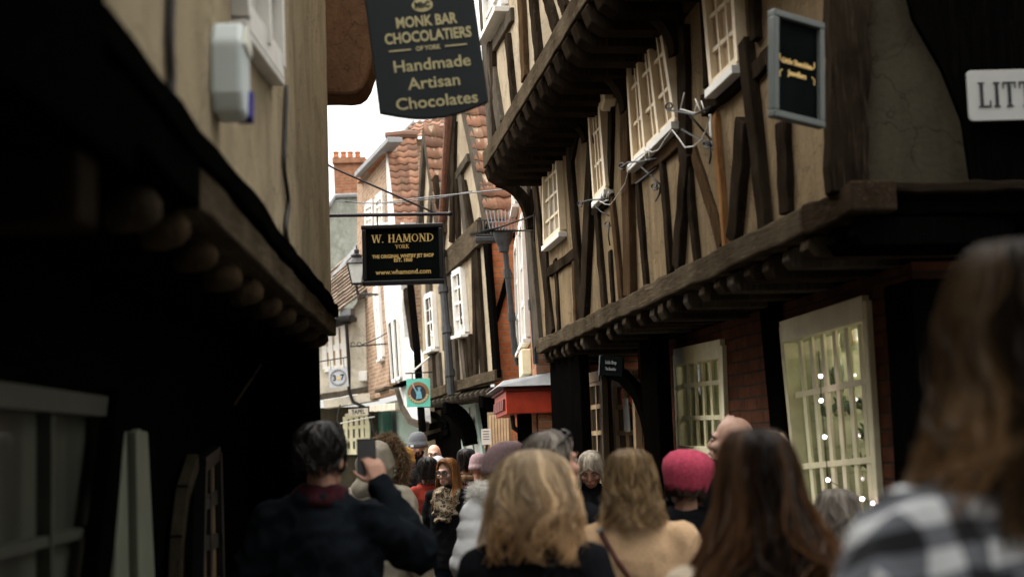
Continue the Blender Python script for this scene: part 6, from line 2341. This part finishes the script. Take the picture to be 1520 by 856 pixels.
FACE_OPEN = lambda a, zt=.075: (lambda z: 0.0 if z > zt else min(a, a * (zt - z) / .05))
SHORT = [(.132, .0, .0, -.01), (.128, .04, .05, -.012), (.105, .072, .09, -.014), (.06, .086, .106, -.016), (.02, .086, .104, -.02), (-.02, .082, .094, -.03), (-.05, .072, .082, -.035)]
BOB = [(.136, .0, .0, -.01), (.130, .045, .055, -.012), (.105, .075, .094, -.014), (.05, .090, .110, -.016), (-.01, .096, .114, -.02), (-.07, .104, .116, -.024), (-.12, .118, .120, -.028), (-.15, .130, .126, -.03), (-.158, .134, .128, -.03)]
LONG = [(.138, .0, .0, -.01), (.132, .045, .055, -.012), (.105, .078, .098, -.014), (.05, .095, .116, -.018), (-.02, .10, .124, -.026), (-.1, .108, .128, -.04), (-.18, .135, .13, -.055), (-.30, .165, .135, -.065), (-.42, .175, .135, -.06), (-.52, .16, .13, -.06)]


def hat(name, p, prof, mat, smooth=True, ribs=0, M_=None, label=None):
    """knitted hat as a closed cap about the head centre"""
    mb = MB()
    n = 48
    vs, fs = [], []
    Mh = p.Mh if M_ is None else p.Mh @ M_
    for z, rx, ry, yo in prof:
        for k in range(n):
            a = 2 * math.pi * k / n
            rr = 1 + ((.05 if name == 'beret' else .018) * math.cos(ribs * a + 3 * z) if ribs else 0)
            vs.append(Mh @ Vector((rx * rr * math.cos(a), ry * rr * math.sin(a) + yo, z)))
    for i in range(len(prof) - 1):
        for k in range(n):
            fs.append((i * n + k, i * n + (k + 1) % n, (i + 1) * n + (k + 1) % n, (i + 1) * n + k))
    fs.append(tuple(range(n - 1, -1, -1)))
    mb.add(vs, fs)
    o = mb.build(name, M[mat], p.root, smooth)
    return o


BEANIE = [(.165, .0, .0, -.02), (.163, .03, .03, -.02), (.150, .06, .07, -.018), (.115, .083, .10, -.014), (.07, .092, .11, -.012), (.045, .094, .112, -.011), (.043, .100, .118, -.011), (.0, .098, .116, -.012), (-.003, .088, .106, -.012)]

# --- blonde woman in the middle, black jacket and face mask
p = person('woman with shoulder-length blonde hair, black jacket and a blue face mask, front centre', 789, 657, 4.05, face=-12, coat='c_black', coat_len=.85, bulk=1.1, voxel=.012, seed=1)
make_hair('hair', [(.14, 0, 0, -.01), (.134, .05, .06, -.012), (.105, .092, .105, -.014), (.05, .118, .126, -.016), (-.02, .132, .134, -.02), (-.08, .138, .136, -.026), (-.13, .148, .138, -.03), (-.18, .160, .140, -.03), (-.215, .166, .142, -.03)],
          M['h_blonde'], p.root, p.Mh, 2600, FACE_OPEN(.9), 14, .0075, .36, .04, seed=5, fluff=.14)
mk = MB(); mk.loft([(-.115, .03, .03, .06), (-.09, .058, .05, .06), (-.05, .072, .058, .06), (-.02, .05, .05, .068)], 18)
mk.v = [tuple(p.Mh @ Vector(v)) for v in mk.v]
mk.build('face_mask', M['mask_blue'], p.root, True)
mk = MB()
for sg in (-1, 1):
    mk.tube([p.Mh @ Vector((.062 * sg, .06, -.05)), p.Mh @ Vector((.088 * sg, .0, -.01))], .004, 6)
mk.build('mask_loops', M['mask_blue'], p.root)
mk = MB(); mk.tube([(-.10, -.145, 1.10), (-.02, -.155, 1.28), (.07, -.13, 1.415), (.09, -.06, 1.455)], .012, 8); mk.build('bag_strap', M['c_navy'], p.root)

# --- woman with the bob, camel coat and shoulder strap
p = person('woman with a light brown bob and camel wool coat, dark strap across her back', 934, 655, 4.85, face=-4, coat='c_camel', coat_len=.6, bulk=1.5, voxel=.013, noise=.006, seed=2, shoulders=1.03)
make_hair('hair', BOB, M['h_bob'], p.root, p.Mh, 1600, FACE_OPEN(1.0), 12, .008, .14, .045, seed=8, fluff=.10)
mk = MB()
for t0 in (0,):
    mk.tube([(-.115, -.085, 1.455), (-.06, -.135, 1.36), (.02, -.158, 1.24), (.10, -.162, 1.12), (.19, -.14, .98)], .0095, 8)
    mk.tube([(-.115, -.085, 1.455), (-.125, .0, 1.47), (-.115, .08, 1.42), (.0, .15, 1.2), (.15, .14, .98)], .0095, 8)
mk.build('bag_strap', M['c_leather'], p.root)
mk = MB(); mk.ell((-.118, -.07, 1.462), (.016, .010, .016)); mk.build('buckle', M['lead'], p.root, True)

# --- auburn woman
p = person('woman with very long dark auburn hair over a cream knit, right of the camel coat', 1118, 622, 2.95, face=10, coat='c_cream', coat_len=.8, bulk=.9, voxel=.012, seed=3)
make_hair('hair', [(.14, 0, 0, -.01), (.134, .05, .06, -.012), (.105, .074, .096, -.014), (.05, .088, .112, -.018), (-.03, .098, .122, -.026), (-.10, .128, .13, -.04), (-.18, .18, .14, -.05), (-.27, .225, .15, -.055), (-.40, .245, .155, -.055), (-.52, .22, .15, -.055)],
          M['h_auburn'], p.root, p.Mh, 2600, FACE_OPEN(.75), 16, .0085, .3, .06, seed=12, fluff=.16, shell=.86, side=.9)  # golden backlit rim painted into the outer locks

# --- plaid woman at the right edge
p = person('tall woman with long brown hair and black and white plaid coat, at the right edge', 1498, 334, 1.78, face=14, head=(0, 4, 0), coat='plaid', coat_len=.8, bulk=1.35, voxel=.011, seed=4, shoulders=.9, noise=.014)
make_hair('hair', [(.14, 0, 0, -.01), (.134, .045, .055, -.012), (.105, .074, .098, -.014), (.05, .088, .116, -.018), (-.03, .096, .122, -.026), (-.10, .122, .128, -.035), (-.15, .150, .132, -.04), (-.19, .165, .134, -.045), (-.215, .16, .13, -.045)],
          M['h_long'], p.root, p.Mh, 2000, FACE_OPEN(.8), 14, .007, .3, .04, seed=21, fluff=.10, side=.9)  # rim light put into the strand colour at the sides

# --- man taking a photograph
p = person('man in a black jacket holding up a phone to take a photograph, left of centre', 476, 617, 5.1, face=-6, head=(-14, 4, 0), coat='c_navy', coat_len=.82, bulk=1.6, arms=('belt', 'phone'), gender='m', voxel=.012, seed=5, shoulders=.98, noise=.014)
make_hair('hair', [(.14, 0, 0, -.01), (.134, .05, .06, -.012), (.106, .078, .096, -.014), (.06, .088, .108, -.016), (.02, .088, .106, -.02), (-.03, .082, .096, -.03), (-.06, .072, .084, -.035)], M['h_black'], p.root, p.Mh, 1300, FACE_OPEN(1.2, .085), 8, .007, .2, .05, seed=31, min_len=.15, fluff=.1)
mk = MB(); mk.loft([(1.46, .10, .095, -.012), (1.49, .105, .10, -.01), (1.52, .095, .092, -.008), (1.535, .08, .08, -.006)], 20); remesh(mk, 'scarf', M['c_maroon'], p.root, .010, 3, .012, 14)
wv = p.root.matrix_basis @ Vector((.095, .33, 1.625))
ph = thing('phone', 'dark phone held up by the man in the black jacket', 'phone', wv, R(-8))
mk = MB(); mk.box((0, 0, 0), (.074, .009, .15)); mk.build('case', M['phone'], ph, bevel=.004)
mk = MB(); mk.box((0, -.0052, .0), (.066, .002, .138)); mk.build('screen', M['phone_screen'], ph, bevel=.001)
mk = MB(); mk.box((-.018, .006, .05), (.026, .004, .03)); mk.build('camera_bump', M['phone'], ph, bevel=.001)

# --- beige parka with fur hood
p = person('person in a beige padded parka with tan fur around the raised hood', 560, 647, 8.0, face=-36, coat='c_beige', coat_len=.62, bulk=1.9, arms=('pocket', ((.31, -.06, 1.16), (.30, .06, .93), (0, .2, -1), (-.3, 1, 0))), gender='m', voxel=.013, seed=6, quilt=.005, noise=.010, shoulders=1.02)
mk = MB(); mk.ell((0, -.02, 1.615), (.112, .125, .145)); mk.ell((0, -.06, 1.49), (.13, .10, .08)); remesh(mk, 'hood', M['c_beige'], p.root, .012, 4, .008, 9)
make_fur('fur_trim', [(.112 * math.cos(a), .075 + .02 * math.cos(a) ** 2, 1.62 + .145 * math.sin(a)) for a in np.linspace(-1.1, math.pi + 1.1, 24)], .034, M['fur_tan'], p.root, 6500, .045, 4)

# --- white coat, mauve beanie, rucksack
p = person('woman in a white padded coat with white fur hood, mauve beanie and olive rucksack', 738, 656, 7.3, face=42, head=(6, 2, 6), coat='c_white', coat_len=.6, bulk=2.0, arms=('front', 'front'), voxel=.013, seed=7, quilt=.007, noise=.008)
hat('beanie', p, [(.168, .0, .0, -.085), (.166, .03, .035, -.085), (.155, .06, .075, -.07), (.12, .084, .104, -.04), (.07, .094, .114, -.016), (.0, .098, .118, -.01), (-.015, .098, .116, -.01), (-.018, .088, .104, -.01)], 'c_mauve', ribs=0)
make_hair('hair', [(.06, .085, .10, -.01), (.0, .092, .11, -.012), (-.07, .098, .112, -.02), (-.13, .10, .11, -.03)], M['h_blonde'], p.root, p.Mh, 500, FACE_OPEN(1.0), 8, .008, .2, .04, seed=41)
mk = MB(); mk.ell((0, -.12, 1.44), (.16, .10, .09)); remesh(mk, 'hood', M['c_white'], p.root, .012, 4, .01, 9)
make_fur('fur_trim', [(.15 * math.cos(a), -.05 - .12 * math.sin(a), 1.505 - .012 * math.sin(a)) for a in np.linspace(-.7, math.pi + .7, 24)], .066, M['fur_white'], p.root, 11000, .040, 5)
mk = MB(); mk.loft([(.92, .11, .06, -.22), (.95, .15, .085, -.22), (1.1, .16, .10, -.23), (1.25, .15, .09, -.215), (1.33, .12, .06, -.20), (1.35, .06, .03, -.19)], 20)
rk = remesh(mk, 'rucksack', M['c_olive'], p.root, .012, 3, .012, 9)
mk = MB()
for sg in (-1, 1):
    mk.tube([(.07 * sg, -.2, 1.33), (.10 * sg, -.13, 1.43), (.125 * sg, -.03, 1.475), (.13 * sg, .08, 1.40), (.15 * sg, .15, 1.2)], .017, 8)
mk.tube([(-.04, -.2, 1.34), (0, -.21, 1.39), (.04, -.2, 1.34)], .01, 6)
mk.build('strap', M['c_olive'], rk)

# --- grey-haired man with sunglasses pushed up
p = person('grey-haired man with sunglasses pushed up on his head, behind the blonde woman', 820, 628, 5.2, face=-48, head=(-10, 8, 0), coat='c_black', bulk=1.4, gender='m', seed=8)
make_hair('hair', SHORT, M['h_grey'], p.root, p.Mh, 1100, FACE_OPEN(1.2, .1), 6, .007, .25, .05, seed=51, min_len=.15, fluff=.06)
mk = MB()
for sg in (-1, 1):
    mk.ell(p.Mh @ Vector((.034 * sg, .055, .112)), (.030, .022, .014), p.Mh.to_3x3() @ Matrix.Rotation(R(-40), 3, 'X'))
mk.tube([p.Mh @ Vector((x, y, z)) for x, y, z in ((-.085, -.05, .06), (-.08, .02, .10), (-.05, .062, .118), (.05, .062, .118), (.08, .02, .10), (.085, -.05, .06))], .0045, 6)
remesh(mk, 'sunglasses', M['dk_lens'], p.root, .004, 1)

# --- bald man with his hand on his head
p = person('bald man in a dark high collar, one hand on his head', 1080, 607, 6.6, face=62, head=(8, 10, 0), coat='c_black', bulk=1.6, arms=('down', 'head'), gender='m', skin='skin_pale', seed=9)
mk = MB(); mk.tube([(.10 * math.cos(a), .085 * math.sin(a) - .01, 1.51 + .025 * math.cos(a * .5)) for a in np.linspace(-.4, 2 * math.pi - 1.2, 22)], .034, 8); remesh(mk, 'collar', M['c_black'], p.root, .011, 3, .006)
make_hair('hair', [(.03, .083, .099, -.02), (-.01, .082, .094, -.03), (-.05, .073, .083, -.036)], M['h_white'], p.root, p.Mh, 400, FACE_OPEN(1.5, .06), 5, .005, .3, .04, seed=61, min_len=.3)

# --- pink beret
p = person('woman in a bright pink beret and dark coat, right of the camel coat', 1012, 664, 6.0, face=18, head=(0, 0, 6), coat='c_black', bulk=1.3, seed=10)
make_hair('hair', [(.06, .085, .10, -.01), (.0, .09, .108, -.015), (-.06, .09, .105, -.025), (-.1, .08, .095, -.03)], M['h_dark'], p.root, p.Mh, 450, FACE_OPEN(1.0), 8, .008, .2, .04, seed=71)
hat('beret', p, [(.150, .0, .0, -.02), (.149, .04, .045, -.02), (.135, .08, .09, -.025), (.10, .112, .125, -.03), (.06, .118, .132, -.03), (.02, .108, .125, -.025), (-.02, .096, .116, -.018), (-.045, .092, .11, -.014), (-.047, .08, .10, -.014)], 'c_pink', ribs=14)

# --- white-haired person looking down
p = person('white-haired person in dark clothes looking down, beyond the camel coat', 878, 661, 9.3, face=168, head=(0, -24, 0), coat='c_black', bulk=1.2, seed=11, arms=('front', 'front'))
make_hair('hair', BOB, M['h_white'], p.root, p.Mh, 1100, FACE_OPEN(.85, .06), 10, .008, .2, .03, seed=81)

# --- pale hair behind the auburn woman, right
p = person('person with pale grey hair almost hidden by the auburn hair, before the bright window', 1240, 716, 5.0, face=20, coat='c_ltgrey', bulk=1.4, seed=12)
make_hair('hair', BOB, M['h_grey'], p.root, p.Mh, 900, FACE_OPEN(.9), 10, .008, .2, .04, seed=91, fluff=.1)
p = person('person in a tan knitted hat just showing above the auburn hair', 1140, 640, 5.6, face=10, coat='c_olive', bulk=1.2, seed=13)
hat('knitted_hat', p, BEANIE, 'c_camel', ribs=16)

# --- copper-haired woman with glasses and leopard scarf
p = person('copper-haired woman with glasses and a leopard print scarf, facing the camera', 664, 675, 11.4, face=158, head=(-6, -4, 0), coat='c_black', bulk=1.0, seed=14, glasses=True, skin='skin_pale')
make_hair('hair', [(.138, .0, .0, -.01), (.132, .045, .055, -.012), (.105, .078, .098, -.014), (.05, .092, .114, -.018), (-.02, .098, .12, -.022), (-.1, .108, .128, -.02), (-.18, .12, .15, .0), (-.30, .13, .17, .01), (-.40, .12, .16, .01)], M['h_red'], p.root, p.Mh, 1500, FACE_OPEN(.95, .115), 12, .008, .25, .03, seed=101)
mk = MB(); mk.loft([(1.20, .11, .10, .06), (1.30, .135, .125, .04), (1.40, .13, .12, .02), (1.46, .12, .11, .01), (1.50, .095, .09, .008)], 24); remesh(mk, 'scarf', M['leopard'], p.root, .010, 3, .022, 11)

# --- grey beanie man
p = person('bearded man in a grey knitted beanie and black jacket looking over his shoulder', 620, 641, 15.2, face=128, head=(28, -2, 0), coat='c_black', bulk=1.7, gender='m', seed=15, shoulders=1.05)
hat('beanie', p, BEANIE, 'c_grey', ribs=22)
mk = MB(); mk.box((0, .118, .022), (.035, .004, .025)); mk.v = [tuple(p.Mh @ Vector(v)) for v in mk.v]; mk.build('hat_label', M['hat_label'], p.root)
make_hair('beard', [(-.035, .066, .09, .006), (-.07, .058, .09, .006), (-.10, .045, .075, .012), (-.112, .02, .05, .03)], M['h_dark'], p.root, p.Mh, 500, lambda z: .38 if z > -.072 else 0.0, 5, .005, .2, .03, seed=111, min_len=.3)
mk = MB(); mk.tube([(-.13, -.13, 1.2), (-.13, -.09, 1.44), (-.14, .03, 1.46), (-.15, .13, 1.25)], .02, 8); mk.build('bag_strap', M['c_grey'], p.root)

# --- bald man with spectacles
p = person('balding man with spectacles facing the camera, right of the grey beanie', 644, 655, 16.0, face=176, coat='c_navy', gender='m', skin='skin_pale', seed=16, glasses=True, bulk=1.2)
make_hair('hair', [(.03, .083, .099, -.02), (-.01, .082, .094, -.03), (-.05, .073, .083, -.036)], M['h_grey'], p.root, p.Mh, 300, FACE_OPEN(1.5, .06), 5, .006, .3, .04, seed=121, min_len=.3)

# --- red jacket, dark hair
p = person('woman with black hair and a red jacket seen from behind, before the copper-haired woman', 634, 674, 12.0, face=28, coat='c_red', bulk=1.5, seed=17, skin='skin')
make_hair('hair', [(.138, .0, .0, -.01), (.132, .045, .055, -.012), (.105, .08, .098, -.014), (.05, .096, .114, -.018), (-.02, .10, .118, -.022), (-.09, .105, .115, -.03), (-.13, .10, .105, -.03)], M['h_black'], p.root, p.Mh, 900, FACE_OPEN(1.0), 9, .008, .2, .03, seed=131)
# --- others farther down
p = person('person in a light grey hood walking away behind the red jacket', 650, 674, 14.6, face=10, coat='c_ltgrey', bulk=1.5, seed=18)
mk = MB(); mk.ell((0, -.01, 1.625), (.108, .125, .145)); mk.ell((0, -.04, 1.49), (.12, .09, .06)); remesh(mk, 'hood', M['c_ltgrey'], p.root, .012, 3, .006, 9)
p = person('person in a mustard bobble hat left of the grey beanie', 601, 664, 13.0, face=6, coat='c_black', bulk=1.3, seed=19)
hat('bobble_hat', p, BEANIE, 'c_mustard', ribs=18)
p = person('black-haired person seen from behind, left of the mauve beanie', 692, 662, 13.2, face=-6, coat='c_navy', bulk=1.5, gender='m', seed=20)
make_hair('hair', [(.14, 0, 0, -.01), (.134, .05, .06, -.012), (.108, .082, .10, -.014), (.06, .092, .112, -.016), (.0, .094, .11, -.02), (-.06, .088, .10, -.03), (-.10, .074, .085, -.03)], M['h_black'], p.root, p.Mh, 800, FACE_OPEN(1.1), 7, .007, .15, .03, seed=141)
make_fur('fur_collar', [(.13 * math.cos(a), .10 * math.sin(a) - .02, 1.475) for a in np.linspace(0, 2 * math.pi, 20)], .035, M['fur_tan'], p.root, 1200, .05, 9)
p = person('cropped-haired man seen from behind, before the white notice', 729, 642, 17.0, face=14, coat='c_black', bulk=1.2, gender='m', seed=21)
make_hair('hair', [(.13, 0, 0, -.01), (.126, .04, .05, -.012), (.103, .07, .088, -.014), (.06, .08, .10, -.016), (.0, .08, .096, -.022), (-.04, .074, .084, -.03)], M['h_bob'], p.root, p.Mh, 500, FACE_OPEN(1.1), 5, .006, .2, .02, seed=151, min_len=.15)
p = person('person in a mauve-grey woollen hat between the black hair and the mauve beanie', 710, 673, 12.6, face=0, coat='c_maroon', bulk=1.3, seed=22)
hat('knitted_hat', p, BEANIE, 'c_mauve', ribs=16)
p = person('dark-clad person far down the street under the lantern bracket', 612, 668, 19.0, face=8, coat='c_navy', bulk=1.2, gender='m', seed=23)
make_hair('hair', SHORT, M['h_dark'], p.root, p.Mh, 400, FACE_OPEN(1.2), 6, .007, .2, .04, seed=161, min_len=.15)
p = person('person with long fair hair far down the street by the slatted shutter', 760, 667, 15.5, face=-10, coat='c_olive', bulk=1.2, seed=24)
make_hair('hair', LONG, M['h_blonde'], p.root, p.Mh, 500, FACE_OPEN(.9), 9, .008, .2, .04, seed=171)
